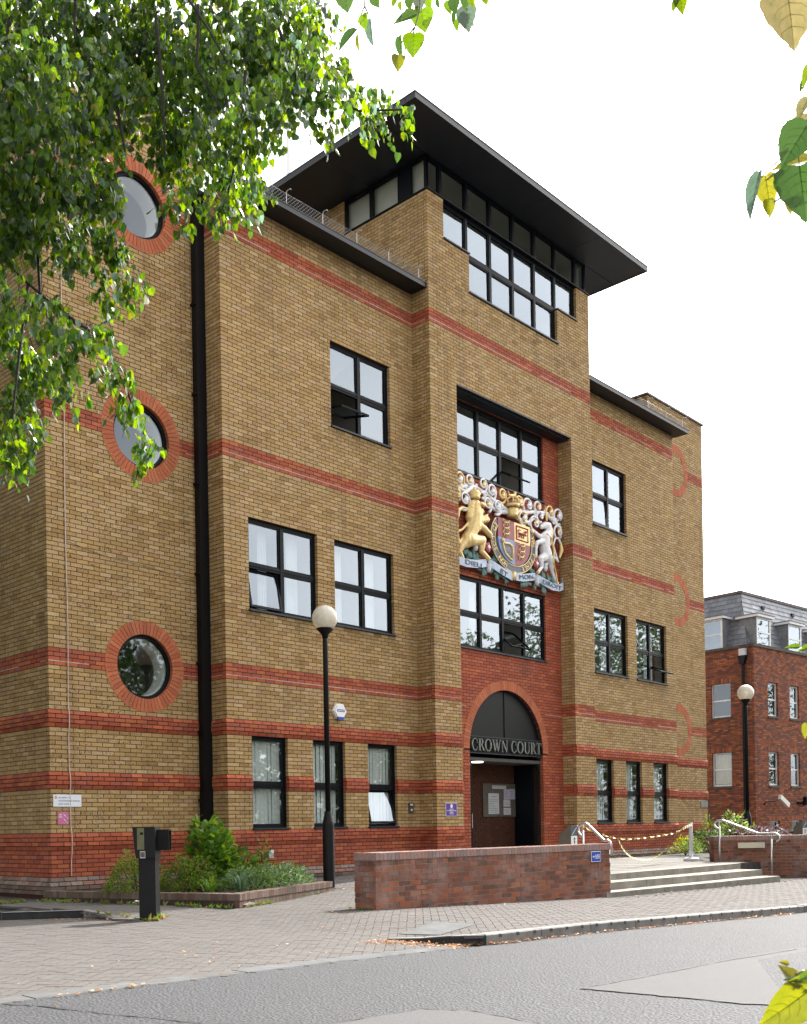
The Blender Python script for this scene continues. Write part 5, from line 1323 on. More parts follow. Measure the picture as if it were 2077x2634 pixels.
def dormer(F, u0, u1, z0, z1):
    d = MB(); t = .32; tt = lambda z: s0+(s1_-s0)*(z-zb_)/(zt_-zb_)
    parts_ = []
    for u in (u0, u1):
        d = MB(); parts_.append(d); d.add([F(u-.02, -t, z0), F(u+.02, -t, z0), F(u+.02, -t, z1), F(u-.02, -t, z1), F(u-.02, -tt(z0)-.1, z0), F(u+.02, -tt(z0)-.1, z0), F(u+.02, -tt(z1)-.2, z1), F(u-.02, -tt(z1)-.2, z1)], [(0, 1, 2, 3), (0, 3, 7, 4), (1, 5, 6, 2), (3, 2, 6, 7)])
    o = parts_[0].build('dormer', 'lead', nb); parts_[1].build('dormer_cheek', 'lead', o)
    MB().box(u0-.12, u1+.12, -tt(z1)-.3, -t+.14, z1, z1+.1, F=F).build('dormer_fascia', 'sash', o); MB().box(u0-.15, u1+.15, -tt(z1)-.4, -t+.17, z1+.102, z1+.13, F=F).build('dormer_roof', 'lead', o)
    m_ = MB(); q = .09
    for a, b, c, e in ((u0, u0+q, z0, z1), (u1-q, u1, z0, z1), (u0+q, u1-q, z1-.07, z1), (u0+q, u1-q, z0, z0+.07), (u0+q, u1-q, (z0+z1)/2-.03, (z0+z1)/2+.03)): m_.box(a, b, -t-.05, -t+.01, c, e, F=F)
    m_.build('sash_frame', 'sash', o)
    for a, b in ((z0+.07, (z0+z1)/2-.03), ((z0+z1)/2+.03, z1-.07)): MB().poly([F(u0+q, -t-.02, a), F(u1-q, -t-.02, a), F(u1-q, -t-.02, b), F(u0+q, -t-.02, b)]).build('pane', 'glass', o)
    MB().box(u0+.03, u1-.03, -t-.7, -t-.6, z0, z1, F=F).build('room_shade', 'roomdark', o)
for u in (.85, 3.55, 6.2): dormer(F2, u, u+1.15, 8.42, 9.68)
dormer(F2l, -2.75, -1.6, 8.42, 9.74)
for u, z in ((2.75, 10.35), (5.4, 10.35)):
    t = (z-zb_)/(zt_-zb_); s = s0+(s1_-s0)*t; MB().box(u, u+.2, -s-.1, -s+.06, z, z+.15, F=F2).build('roof_vent', 'frame', nb)
# rain-water pipe
pm_ = MB(); pm_.tube([F2l(-.44, .09, -.8), F2l(-.44, .09, 7.7)], .065, 10); dp2 = pm_.build('downpipe', 'black', nb)
MB().prism([(-.62, 7.95), (-.26, 7.95), (-.34, 7.6), (-.54, 7.6)], F2l, .02, .22).build('hopper', 'black', dp2); MB().box(-.58, -.30, .02, .18, 7.952, 8.24, F=F2l).build('outlet_box', 'palegrey', dp2)
s = thing('security_camera', F2(1.3, .1, 1.8), 'white oblong camera on a black arm at the left of the red building', 'camera')
G = F2; MB().tube([F2(.62, .0, 1.72), F2(.62, .1, 1.84), F2(1.1, .3, 1.88)], .025, 6).build('arm', 'black', s)
cm = MB(); a = math.radians(-27)
T = lambda u, d, z: F2(1.68+(u)*math.cos(a)-z*math.sin(a), .35+d, 1.88+u*math.sin(a)+z*math.cos(a))
cm.box(-.4, .4, -.06, .06, -.1, .1, F=T); cm.build('housing', 'white', s)
s = thing('security_camera', F2(3.9, .1, 1.8), 'small grey camera on a dark bracket at the right edge of the red building', 'camera')
MB().box(3.45, 3.85, .0, .1, 1.77, 1.85, F=F2).build('arm', 'black', s); MB().prism([(3.72, 1.7), (3.88, 1.72), (3.98, 2.1), (3.84, 2.08)], F2, .1, .25).build('bracket', 'black', s)
MB().prism([(3.86, 1.62), (4.0, 1.64), (4.2, 2.06), (4.02, 2.04)], F2, .26, .42).build('housing', 'palegrey', s)
# retaining wall of the bed in front of it
rw = thing('retaining_wall', (19.3, -.9, 0), 'low dark retaining wall with pale top between the lamp post and red building', 'wall')
Fx = frame((18.2, -.2), -47); bb = []
lay(Fx, 'x', 0, 6, -3, 9, lambda n, u: 'w', out=bb); emit_bricks(bb, rw, ['wallbrick'], 0)
MB().box(0, 6, -.3, -.006, -.3, .69, F=Fx).build('mortar_core', 'mortar_d', rw); MB().box(-.02, 6, -.32, .03, .69, .755, F=Fx).build('coping', 'kerb', rw)
# flag pole on the roof
fp = thing('flagpole', (9.3, 8.3, 13.2), 'slim white flagpole rising behind the tower roof', 'flagpole')
MB().lathe([(0, 0), (.13, 0), (.07, 10.), (0, 10.)], (9.25, 8.42, 13.1), 10).build('pole', 'white', fp, smooth=True); MB().ball((9.25, 8.42, 23.15), .08, 10, 8).build('finial', 'white', fp)
CL = [(-7.39, -6.82, 8.35, 0.6, 0.51), (-6.87, -7.07, 8.51, 0.66, 0.53), (-6.4, -7.44, 8.53, 0.66, 0.53), (-5.81, -7.68, 8.72, 0.64, 0.5), (-5.71, -8.33, 8.48, 0.44, 0.39), (-5.31, -8.28, 8.82, 0.23, 0.27), (-7.93, -7.81, 7.03, 0.49, 0.42), (-7.17, -7.47, 7.54, 0.46, 0.46), (-6.28, -7.18, 8.28, 0.55, 0.45), (-6.23, -8.0, 7.89, 0.52, 0.43), (-5.62, -8.0, 8.25, 0.45, 0.38), (-6.33, -9.32, 7.3, 0.25, 0.21), (-5.67, -9.09, 7.6, 0.23, 0.16), (-6.01, -9.31, 7.13, 0.3, 0.15), (-5.39, -9.19, 7.43, 0.23, 0.12), (-5.17, -9.35, 7.5, 0.14, 0.08), (-6.51, -9.39, 6.92, 0.28, 0.18), (-6.48, -8.89, 7.03, 0.26, 0.23), (-6.6, -8.59, 6.89, 0.3, 0.28), (-6.1, -7.44, 7.56, 0.22, 0.34), (-5.93, -8.02, 7.24, 0.2, 0.37), (-7.0, -8.48, 6.24, 0.08, 0.23), (-6.38, -7.45, 7.47, 0.15, 0.31), (-6.73, -8.81, 6.21, 0.11, 0.15), (-6.34, -7.97, 6.8, 0.12, 0.17), (-6.59, -9.0, 6.31, 0.07, 0.19), (-7.96, -7.85, 6.51, 0.45, 0.42), (-6.85, -6.75, 7.48, 0.38, 0.4), (-7.36, -7.95, 6.45, 0.18, 0.27), (-7.77, -7.49, 6.29, 0.43, 0.36), (-6.78, -6.53, 6.97, 0.34, 0.27), (-7.01, -7.46, 6.2, 0.2, 0.24), (-7.48, -8.49, 5.39, 0.12, 0.13), (-6.93, -7.31, 5.86, 0.08, 0.16), (-7.87, -7.41, 5.96, 0.2, 0.2), (-7.41, -7.53, 6.01, 0.2, 0.1), (-8.14, -8.0, 5.14, 0.22, 0.15), (-7.52, -6.72, 5.52, 0.21, 0.21), (-7.55, -7.35, 5.46, 0.2, 0.18), (-7.42, -6.76, 5.24, 0.29, 0.21), (-7.57, -6.79, 4.88, 0.2, 0.21), (-8.11, -7.79, 4.18, 0.12, 0.19), (-8.09, -7.64, 4.02, 0.04, 0.07), (-7.9, -8.36, 4.85, 0.17, 0.15), (-7.95, -8.36, 4.58, 0.1, 0.18), (-8.03, -8.49, 4.3, 0.06, 0.11), (-7.62, -8.3, 4.92, 0.14, 0.1), (-7.25, -7.91, 4.93, 0.14, 0.15), (-7.78, -8.93, 4.25, 0.11, 0.12), (-7.02, -7.95, 4.46, 0.07, 0.16), (-7.33, -8.53, 4.03, 0.03, 0.07), (-7.97, -7.91, 4.26, 0.07, 0.15)]
CX = [(-15.34, -5.2, 7.42, 0.83, 0.67), (-12.31, -7.3, 11.03, 0.64, 0.51), (-12.43, -6.61, 12.28, 0.74, 0.59), (-10.7, -8.25, 6.29, 0.84, 0.67), (-14.54, -8.02, 5.51, 0.94, 0.75), (-12.85, -7.87, 12.99, 0.94, 0.75), (-12.45, -10.79, 6.6, 0.91, 0.73), (-8.53, -5.94, 10.04, 0.9, 0.72), (-12.23, -5.86, 6.67, 0.79, 0.64), (-8.57, -5.97, 6.79, 0.98, 0.78), (-10.58, -9.49, 10.11, 0.79, 0.63), (-12.37, -6.35, 10.69, 0.93, 0.75), (-12.35, -4.76, 11.86, 0.88, 0.7), (-10.74, -10.17, 11.56, 0.97, 0.78), (-11.2, -5.97, 10.53, 0.89, 0.71), (-13.95, -5.26, 9.31, 0.87, 0.69), (-11.71, -6.51, 11.02, 0.85, 0.68), (-11.53, -6.3, 6.13, 0.87, 0.7), (-12.64, -10.05, 5.9, 0.61, 0.49), (-11.31, -8.46, 9.58, 0.84, 0.67), (-11.85, -9.27, 7.81, 0.65, 0.52), (-9.98, -10.74, 9.0, 0.74, 0.59), (-11.73, -5.0, 9.85, 0.75, 0.6), (-14.22, -6.73, 9.16, 0.98, 0.79), (-10.41, -6.58, 5.44, 0.85, 0.68), (-11.03, -8.18, 7.01, 0.99, 0.79), (-11.07, -9.21, 8.4, 0.65, 0.52), (-9.9, -7.95, 6.78, 0.91, 0.73), (-13.29, -9.36, 5.56, 1.0, 0.8), (-12.86, -6.64, 8.38, 0.86, 0.69), (-10.07, -5.55, 5.24, 0.9, 0.72), (-12.79, -7.23, 7.16, 0.72, 0.57), (-10.73, -7.79, 7.38, 0.9, 0.72), (-11.65, -6.89, 10.43, 0.85, 0.68)]
LA = [(-8.851, -12.367, 4.755, 0.086, 0.149, 0.02, -0.989, -0.884, -0.444, -0.142, 1.2, 0), (-8.805, -12.493, 4.692, 0.056, 0.362, -0.237, -0.901, -0.917, -0.265, -0.299, 1.0, 0), (-8.877, -12.5, 4.563, 0.063, 0.166, -0.035, -0.985, -0.981, -0.11, -0.162, 0.9, 2), (-8.624, -12.296, 4.796, 0.122, 0.078, 0.001, -0.997, -0.962, 0.262, -0.075, 0.55, 1), (-8.901, -12.484, 4.493, 0.114, -0.441, 0.601, -0.667, -0.878, -0.135, 0.459, 0.9, 0), (-8.955, -12.546, 4.411, 0.078, -0.005, -0.004, -1.0, -0.915, 0.403, 0.003, 0.5, 3), (-8.689, -12.518, 4.724, 0.035, -0.269, 0.216, -0.938, -0.894, -0.419, 0.16, 0.9, 2), (-8.639, -12.5, 4.753, 0.039, 0.127, -0.001, -0.992, -0.987, -0.103, -0.127, 0.7, 2), (-8.769, -12.674, 4.604, 0.054, 0.07, 0.065, -0.995, -0.967, -0.239, -0.084, 0.9, 0), (-8.538, -12.53, 4.813, 0.066, -0.103, -0.096, -0.99, -0.891, -0.433, 0.135, 1.0, 1), (-8.378, -12.437, 4.962, 0.055, 0.282, -0.088, -0.955, -0.917, -0.317, -0.242, 0.9, 2), (-8.833, -12.769, 4.441, 0.102, -0.585, 0.784, -0.207, -0.794, -0.503, 0.34, 0.7, 0), (-8.55, -12.549, 4.744, 0.093, 0.216, -0.035, -0.976, -0.83, -0.533, -0.164, 1.25, 2), (-8.815, -12.703, 4.511, 0.025, -0.163, 0.085, -0.983, -0.926, -0.356, 0.123, 0.9, 2), (-8.792, -12.718, 4.412, 0.095, -0.035, 0.086, -0.996, -0.817, -0.576, -0.022, 1.1, 2), (-8.83, -12.667, 4.406, 0.091, 0.062, -0.014, -0.998, -0.996, 0.061, -0.063, 0.5, 0), (-8.857, -12.681, 4.306, 0.07, -0.027, -0.025, -0.999, -0.635, -0.772, 0.036, 0.9, 3), (-8.767, -12.826, 4.513, 0.041, 0.134, -0.112, -0.985, -0.958, 0.24, -0.158, 0.7, 0), (-8.351, -12.544, 4.9, 0.068, -0.021, -0.138, -0.99, -0.968, -0.247, 0.055, 0.8, 2), (-8.598, -12.782, 4.644, 0.072, 0.022, 0.02, -1.0, -0.974, -0.226, -0.026, 0.9, 0), (-8.305, -12.544, 4.878, 0.087, -0.063, 0.013, -0.998, -0.986, 0.154, 0.064, 0.4, 0), (-8.404, -12.647, 4.733, 0.067, -0.194, 0.056, -0.979, -0.976, 0.093, 0.198, 0.7, 2), (-8.478, -12.75, 4.69, 0.104, 0.148, 0.019, -0.989, -0.92, -0.363, -0.145, 1.0, 1), (-8.411, -12.707, 4.742, 0.088, 0.089, -0.2, -0.976, -0.982, 0.148, -0.12, 0.7, 2), (-8.594, -12.842, 4.62, 0.059, -0.004, 0.115, -0.993, -0.927, -0.373, -0.039, 0.9, 0), (-8.635, -12.898, 4.554, 0.045, 0.173, -0.304, -0.937, -0.955, -0.285, -0.084, 0.8, 2), (-8.304, -12.722, 4.845, 0.04, 0.047, -0.192, -0.98, -0.901, -0.432, 0.041, 1.0, 2), (-8.555, -12.524, 4.767, 0.027, -0.091, -0.084, -0.992, -0.948, -0.299, 0.112, 0.8, 2)]
LB = [(-10.287, -14.902, 2.518, 0.116, -0.035, -0.127, -0.991, -0.867, -0.489, 0.093, 0.95, 4), (-10.233, -14.922, 2.399, 0.044, -0.148, 0.326, -0.934, -0.976, 0.104, 0.191, 0.5, 2), (-10.221, -14.903, 2.385, 0.023, -0.166, 0.31, -0.936, -0.981, 0.04, 0.188, 0.35, 0), (-10.113, -14.871, 2.424, 0.053, -0.434, 0.274, -0.858, -0.901, -0.152, 0.407, 0.6, 4), (-10.061, -14.855, 2.42, 0.079, -0.515, 0.638, -0.573, -0.845, -0.265, 0.465, 0.6, 4), (-10.269, -14.93, 2.272, 0.079, -0.282, 0.512, -0.811, -0.943, -0.302, 0.138, 1.0, 0), (-10.08, -14.871, 2.321, 0.09, -0.743, 0.646, -0.173, -0.557, -0.455, 0.694, 0.6, 3), (-10.215, -14.891, 2.24, 0.1, 0.001, -0.118, -0.993, -0.843, -0.534, 0.063, 1.1, 0), (-10.175, -14.847, 2.276, 0.044, 0.026, -0.095, -0.995, -0.994, -0.106, -0.016, 0.6, 2), (-10.322, -14.864, 2.193, 0.081, -0.102, 0.256, -0.961, -0.945, 0.277, 0.174, 0.45, 1), (-10.155, -14.802, 2.288, 0.067, 0.08, -0.116, -0.99, -0.976, -0.213, -0.054, 0.7, 3), (-10.219, -14.835, 2.201, 0.032, 0.08, -0.045, -0.996, -0.859, -0.51, -0.045, 0.8, 3), (-10.141, -14.84, 2.23, 0.026, 0.095, -0.149, -0.984, -0.713, -0.7, 0.037, 0.8, 3), (-7.829, -13.439, 4.738, 0.103, -0.043, -0.158, -0.987, -0.929, -0.356, 0.098, 0.7, 2), (-7.833, -13.437, 4.715, 0.077, -0.385, 0.215, -0.898, -0.923, -0.091, 0.374, 0.6, 2)]
LC = [(-10.488, -15.001, 0.808, 0.102, -0.476, 0.63, -0.614, -0.774, -0.631, -0.048, 0.75, 3), (-10.503, -14.984, 0.808, 0.044, -0.348, 0.548, 0.761, -0.362, -0.827, 0.43, 0.8, 3), (-10.516, -14.972, 0.843, 0.015, -0.663, 0.702, 0.259, -0.638, -0.711, 0.296, 0.6, 3), (-10.517, -15.01, 0.832, 0.026, -0.709, 0.618, -0.34, -0.674, -0.453, 0.584, 0.7, 2), (-10.508, -14.989, 0.818, 0.027, -0.588, 0.804, 0.087, -0.584, -0.497, 0.642, 0.5, 1), (-10.186, -14.876, 1.24, 0.028, -0.172, 0.077, -0.982, -0.929, -0.344, 0.135, 0.6, 3), (-9.077, -14.453, 1.564, 0.038, -0.709, 0.618, -0.34, -0.703, -0.582, 0.408, 0.6, 2), (-9.096, -14.433, 1.563, 0.045, -0.735, 0.678, -0.0, -0.591, -0.64, 0.492, 0.5, 2)]
TA = [[(-8.779, -12.42, 4.75), (-8.781, -12.418, 4.698), (-8.804, -12.393, 4.62)], [(-8.781, -12.418, 4.698), (-8.77, -12.43, 4.659)], [(-8.613, -12.6, 4.746), (-8.616, -12.598, 4.676), (-8.636, -12.576, 4.577), (-8.638, -12.574, 4.556)], [(-8.633, -12.579, 4.599), (-8.657, -12.553, 4.556), (-8.684, -12.524, 4.513)], [(-8.478, -12.746, 4.742), (-8.482, -12.743, 4.69), (-8.473, -12.752, 4.673)], [(-8.66, -12.55, 4.548), (-8.664, -12.546, 4.457)]]
TB = [[(-10.167, -14.897, 2.315), (-10.185, -14.878, 2.29), (-10.204, -14.858, 2.276), (-10.223, -14.837, 2.253), (-10.233, -14.825, 2.236)], [(-10.204, -14.857, 2.255), (-10.216, -14.844, 2.244), (-10.225, -14.834, 2.234)], [(-10.204, -14.857, 2.247), (-10.203, -14.858, 2.228), (-10.202, -14.859, 2.204)], [(-10.202, -14.859, 2.204), (-10.198, -14.864, 2.196)], [(-10.202, -14.859, 2.204), (-10.212, -14.848, 2.197), (-10.216, -14.844, 2.194)], [(-10.167, -14.897, 2.435), (-10.175, -14.888, 2.41), (-10.181, -14.881, 2.394)]]
TC = [[(-10.482, -14.998, 0.827), (-10.495, -14.984, 0.83), (-10.501, -14.978, 0.827), (-10.502, -14.976, 0.812)], [(-10.483, -14.998, 0.811), (-10.494, -14.986, 0.803)]]
TT = [[(-8.12, -6.65, 6.322), (-7.79, -7.008, 6.048), (-7.626, -7.185, 5.818), (-7.434, -7.393, 5.568), (-7.242, -7.6, 5.318)], [(-7.711, -7.093, 8.113), (-7.742, -7.059, 7.827), (-7.665, -7.143, 7.293), (-7.655, -7.154, 6.924)], [(-7.32, -7.516, 8.267), (-7.33, -7.506, 7.94)], [(-6.599, -8.297, 8.209), (-6.602, -8.293, 7.922), (-6.619, -8.275, 7.677), (-6.443, -8.465, 7.222)], [(-6.654, -8.237, 8.251), (-6.545, -8.355, 8.003), (-6.438, -8.471, 7.713)], [(-6.102, -8.834, 7.869), (-6.106, -8.83, 7.542)], [(-7.567, -7.249, 6.103), (-7.557, -7.259, 5.735), (-7.517, -7.303, 5.611)], [(-6.441, -8.467, 7.386), (-6.431, -8.478, 7.017)], [(-7.244, -7.598, 7.651), (-7.249, -7.593, 7.201)], [(-6.129, -8.805, 7.992), (-5.995, -8.95, 7.498), (-5.665, -9.308, 7.265), (-5.415, -9.578, 7.271)], [(-7.434, -7.393, 5.568), (-7.201, -7.645, 5.337), (-7.053, -7.805, 4.863), (-6.947, -7.92, 4.451)], [(-7.106, -7.747, 7.525), (-7.043, -7.815, 6.95)], [(-6.85, -8.025, 8.133), (-6.816, -8.062, 7.436), (-6.808, -8.07, 6.904)], [(-6.327, -8.591, 7.629), (-6.362, -8.553, 7.016), (-6.451, -8.457, 6.526)], [(-7.626, -7.185, 5.818), (-7.689, -7.117, 5.165), (-7.737, -7.065, 4.593)]]
# ================================================================== vegetation
def leaf_mat(name, trans=.42, rough=.38):
    m, nt, b = node_mat(name); a = N(nt, 'Attribute'); a.attribute_name = 'tint'
    c = mixc(nt, ramp(nt, noise(nt, 60, 3), .3, .75), a.outputs['Color'], mixc(nt, .35, a.outputs['Color'], (.02, .04, .01)))
    L(nt, c, b.inputs['Base Color']); b.inputs['Roughness'].default_value = rough; b.inputs['Specular IOR Level'].default_value = .45
    t = N(nt, 'BsdfTranslucent'); hs = N(nt, 'HueSaturation'); hs.inputs['Hue'].default_value = .475; hs.inputs['Saturation'].default_value = 1.15; hs.inputs['Value'].default_value = 2.7
    L(nt, c, hs.inputs['Color']); L(nt, hs.outputs[0], t.inputs['Color'])
    x = N(nt, 'MixShader'); x.inputs[0].default_value = trans
    L(nt, b.outputs[0], x.inputs[1]); L(nt, t.outputs[0], x.inputs[2]); L(nt, x.outputs[0], nt.nodes['Material Output'].inputs['Surface']); return m
M['leaf'] = leaf_mat('lime_leaf', .48, .33); M['leaf2'] = leaf_mat('shrub_leaf', .3, .45)
M['bark'] = mat('bark', (.035, .028, .022), .9, var=.3, scale=12, bscale=25, bstr=.6)
LT = [(.034, .085, .015, 1), (.085, .125, .095, 1), (.10, .19, .018, 1), (.16, .20, .025, 1), (.22, .2, .08, 1)]
LN = [(.022, .052, .014, 1), (.055, .075, .06, 1), (.065, .12, .012, 1), (.115, .125, .018, 1), (.125, .125, .055, 1)]
def leaf_geo(base, t, n, l, wide=1., fold=.16, curl=.12, teeth=False):
    t = Vector(t).normalized(); n = Vector(n); n = (n-t*n.dot(t)).normalized(); s = t.cross(n)
    prof = [(0, .0), (.20, -.03), (.40, .10), (.46, .28), (.40, .52), (.24, .76), (.09, .92), (0, 1.04)]
    if not teeth: prof = [(0, 0), (.30, -.02), (.45, .25), (.36, .58), (0, 1.02)]
    else:
        p2 = []
        for i in range(len(prof)-1):
            (a, b), (c, d) = prof[i], prof[i+1]
            for k in range(3):
                f = k/3; p2.append((a+(c-a)*f+(.018 if k == 1 and i > 0 else 0), b+(d-b)*f))
        prof = p2+[prof[-1]]
    vs = []; k = len(prof); b = Vector(base)
    for sg in (1, -1):
        for (x, y) in prof:
            vs.append(b+t*(y*l)+s*(sg*x*l*wide)+n*(fold*abs(x)*l-curl*y*y*l))
    # split along the midrib so that both halves fold
    mid = [i for i in range(0)]
    R = list(range(k)); Lf = [0]+[k+i for i in range(1, k-1)]+[k-1]
    return vs, [tuple(R), tuple(reversed(Lf))]
def tri_leaf(mb, base, t, n, l, wide, tint, **k):
    v, f = leaf_geo(base, t, n, l, wide, **k); mb.add(v, f, 0, tint)
def jit(c, r, k=.25): j = 1+r.uniform(-k, k); return (c[0]*j*r.uniform(.85, 1.15), c[1]*j, c[2]*j, 1)
# ---- big lime tree whose hanging boughs fill the upper left
rt = random.Random(8)
tree = thing('lime_tree', (-13.0, -6.9, -.1), 'large lime tree with drooping leafy boughs filling the upper left', 'tree')
crown = MB(); twig = MB(); near = []
def bough_leaves(cl, dens, keep):
    for (x, y, z, rx, rz) in cl:
        n = max(3, int(dens*rx*rz/9)); shade = rt.uniform(.75, 1.2)
        for _ in range(n):
            while True:
                a, b, c = rt.uniform(-1, 1), rt.uniform(-1, 1), rt.uniform(-1, 1)
                if a*a+b*b+c*c < 1: break
            p = Vector((x+a*rx, y+b*rx*1.1, z+c*rz*.95+.06)); az = rt.uniform(0, 6.283)
            d = Vector((math.cos(az)*.5, math.sin(az)*.5, -rt.uniform(.35, 1.1))).normalized(); L_ = rt.uniform(.14, .34); k = rt.randint(6, 11)
            if rt.random() < .5: twig.tube([p-d*.06, p+d*L_*.5, p+d*L_+Vector((0, 0, -.03))], [.0035, .0025, .0012], 3, cap=False)
            kind = rt.random()
            for i in range(k):
                q = p+d*(L_*i/k)+Vector((rt.uniform(-.03, .03), rt.uniform(-.03, .03), rt.uniform(-.02, .01)))
                t = Vector((rt.uniform(-.55, .55)+d.x*.3, rt.uniform(-.55, .55)+d.y*.3, -1)); nn = Vector((rt.uniform(-1, 1), rt.uniform(-1, 1), rt.uniform(-.1, .9)))
                r = rt.random(); c_ = LT[0] if r < .40 else LT[2] if r < .86 else LT[1] if r < .975 else LT[3]
                l = rt.uniform(.038, .09)
                rec = (q, t, nn, l, rt.uniform(.75, 1.05), tuple(v*shade for v in jit(c_, rt, .2)[:3])+(1,))
                if keep: near.append(rec)
                else: tri_leaf(crown, *rec)
bough_leaves(CL, 5000, True); bough_leaves(CX, 1100, False)
near.sort(key=lambda r: (r[0]-Vector(CAM)).length/r[3])
for i, r in enumerate(near):
    if i < 300:
        mb = MB(); tri_leaf(mb, *r); c = tuple(r[0]); place('leaf', mb.mesh('leaf', ['leaf'], off=c), c, tree)
    else: tri_leaf(crown, *r)
crown.build('crown', 'leaf', tree, kind='stuff')
twig.build('twig', 'bark', tree, kind='stuff')
MB().tube([(-13.0, -6.9, -.3), (-13.0, -6.9, .3), (-12.95, -6.9, 2.0), (-12.8, -6.95, 4.2), (-12.5, -7.0, 6.5), (-12.1, -7.1, 9.), (-11.7, -7.2, 11.5)], [.42, .33, .28, .25, .19, .12, .05], 12).build('trunk', 'bark', tree, smooth=True)
for tgt, h in (((-8.3, -5.6, 9.6), 5.), ((-9.3, -8.3, 7.0), 4.8), ((-9.5, -5.5, 9.5), 6.), ((-7.6, -7.2, 10.4), 7.), ((-11, -10, 9), 6.2), ((-14.5, -5, 9), 5.4), ((-14.8, -9, 8.5), 6.4)):
    a = Vector((-12.75+(h-4.2)*.1, -6.95, h)); b = Vector(tgt); m_ = a.lerp(b, .5)+Vector((0, 0, .55))
    MB().tube([a, a.lerp(m_, .5)+Vector((0, 0, .15)), m_, m_.lerp(b, .6)+Vector((0, 0, .08)), b], [.12, .085, .06, .035, .015], 7).build('bough', 'bark', tree, smooth=True)
for pts in TT: MB().tube(pts, [.016-.011*i/len(pts) for i in range(len(pts))], 5).build('branch', 'bark', tree)
# ---- single leafy twigs close to the camera
def near_branch(nm, leaves, twigs, label, w, loc):
    t = thing(nm, loc, label, 'branch')
    for r in leaves:
        mb = MB(); c = r[:3]; q = jit(LN[r[11]], rt, .1)
        tri_leaf(mb, c, r[4:7], r[7:10], r[3], r[10], q, teeth=True, fold=.22, curl=.1)
        tt = Vector(r[4:7]).normalized(); nv = Vector(r[7:10]); nv = (nv-tt*nv.dot(tt)).normalized(); sd = tt.cross(nv); l = r[3]; b0 = Vector(c)
        cv = lambda x, y: b0+tt*(y*l)+sd*(x*l*r[10])+nv*(.22*abs(x)*l-.1*y*y*l)
        vq = tuple(min(1, k*1.5) for k in q[:3])+(1,)
        mb.tube([cv(0, y/6) for y in range(7)], [l*.009*(1-y/8) for y in range(7)], 4, 0, vq, cap=False)
        for sgn in (-1, 1):
            for y in (.12, .3, .48, .66): mb.tube([cv(0, y), cv(sgn*.17, y+.09), cv(sgn*.30*(1.15-y), y+.2)], [l*.005, l*.0035, l*.002], 3, 0, vq, cap=False)
        mb.tube([b0-tt*l*.35+Vector((0, 0, l*.12)), b0], [l*.008, l*.009], 4, 0, vq)
        lf = place('leaf', mb.mesh('leaf', ['leaf'], off=c), c, t)
    for p in twigs: MB().tube(p, [w*(1-.5*i/len(p)) for i in range(len(p))], 5).build('twig', 'stalk', t)
M['stalk'] = mat('green_stalk', (.12, .15, .05), .6)
near_branch('overhanging_branch', LA, TA, 'loose lime twigs with big green leaves hanging at the top centre', .004, TA[0][0])
near_branch('overhanging_branch', LB, TB, 'close lime twig with pale and dark leaves at the right edge', .0022, TB[0][0])
near_branch('overhanging_branch', LC, TC, 'blurred yellow-green leaves poking in at the bottom right corner', .003, TC[0][0])
# ---- shrubs and bed plants
def bush(nm, label, c, r, n, l, tints, cat='shrub', up=.4, shape=1., stems=5, wide=.8, group=None, droop=0., r2=None, leaf='leaf2'):
    t = thing(nm, (c[0], c[1], c[2]), label, cat, group); mb = MB(); rs = random.Random(int(c[0]*100+c[1]*10)+7)
    for _ in range(n):
        while True:
            a, b, e = rs.uniform(-1, 1), rs.uniform(-1, 1), rs.uniform(0, 1)
            k = (1-e**1.6*shape*.75)
            if a*a+b*b < k*k and a*a+b*b+e*e > rs.uniform(.0, .7): break
        lump = 1+.18*math.sin(a*9+c[0])*math.cos(b*7+e*6)
        p = Vector((c[0]+a*r[0]*lump, c[1]+b*r[0]*lump, c[2]+.03+e*r[1]*lump))
        o = Vector((a, b, up+rs.uniform(-.5, .5)-droop)).normalized()+Vector((rs.uniform(-.5, .5), rs.uniform(-.5, .5), rs.uniform(-.3, .5)))
        nn = Vector((rs.uniform(-.6, .6), rs.uniform(-.6, .6), 1)); q = rs.choice(tints)
        tri_leaf(mb, p, o, nn, l*rs.uniform(.6, 1.25), wide, jit(q, rs, .25))
    mb.build('foliage', leaf, t, kind='stuff')
    for k in range(stems):
        a = 6.283*k/stems; MB().tube([(c[0], c[1], c[2]-.05), (c[0]+r[0]*.3*math.cos(a), c[1]+r[0]*.3*math.sin(a), c[2]+r[1]*.45), (c[0]+r[0]*.5*math.cos(a), c[1]+r[0]*.5*math.sin(a), c[2]+r[1]*.85)], [.012, .008, .004], 5).build('stem', 'bark', t)
    return t
G1, G2, G3, G4 = (.075, .17, .026, 1), (.13, .25, .035, 1), (.045, .105, .022, 1), (.14, .2, .13, 1)
bush('laurel_shrub', 'upright glossy green laurel shrub below the black downpipe', (-1.45, -1.35, .06), (.50, 1.05), 1050, .12, [G1, G2, G2, G3], shape=.7, wide=.95)
bush('laurel_shrub', 'low leafy offshoot at the right foot of the tall laurel', (-.95, -1.45, .06), (.46, .62), 480, .11, [G1, G2, G3], shape=.8, wide=.75)
bush('nandina_bush', 'feathery round green bush at the left end of the planter', (-2.78, -1.25, .06), (.58, .60), 3200, .045, [G1, G2, G2, G3, (.2, .13, .03, 1)], shape=.8, wide=.5)
bush('nandina_bush', 'feathery green bush just right of the black entry post', (-2.1, -1.7, .06), (.52, .52), 2600, .045, [G1, G2, G3, (.18, .14, .04, 1)], shape=.8, wide=.5)
bush('bed_plant', 'grey-green spreading plant at the front of the planter', (-1.35, -2.35, .06), (.60, .34), 1700, .05, [G1, G4, G4, G3, G2], 'plant', shape=.6, wide=.35)
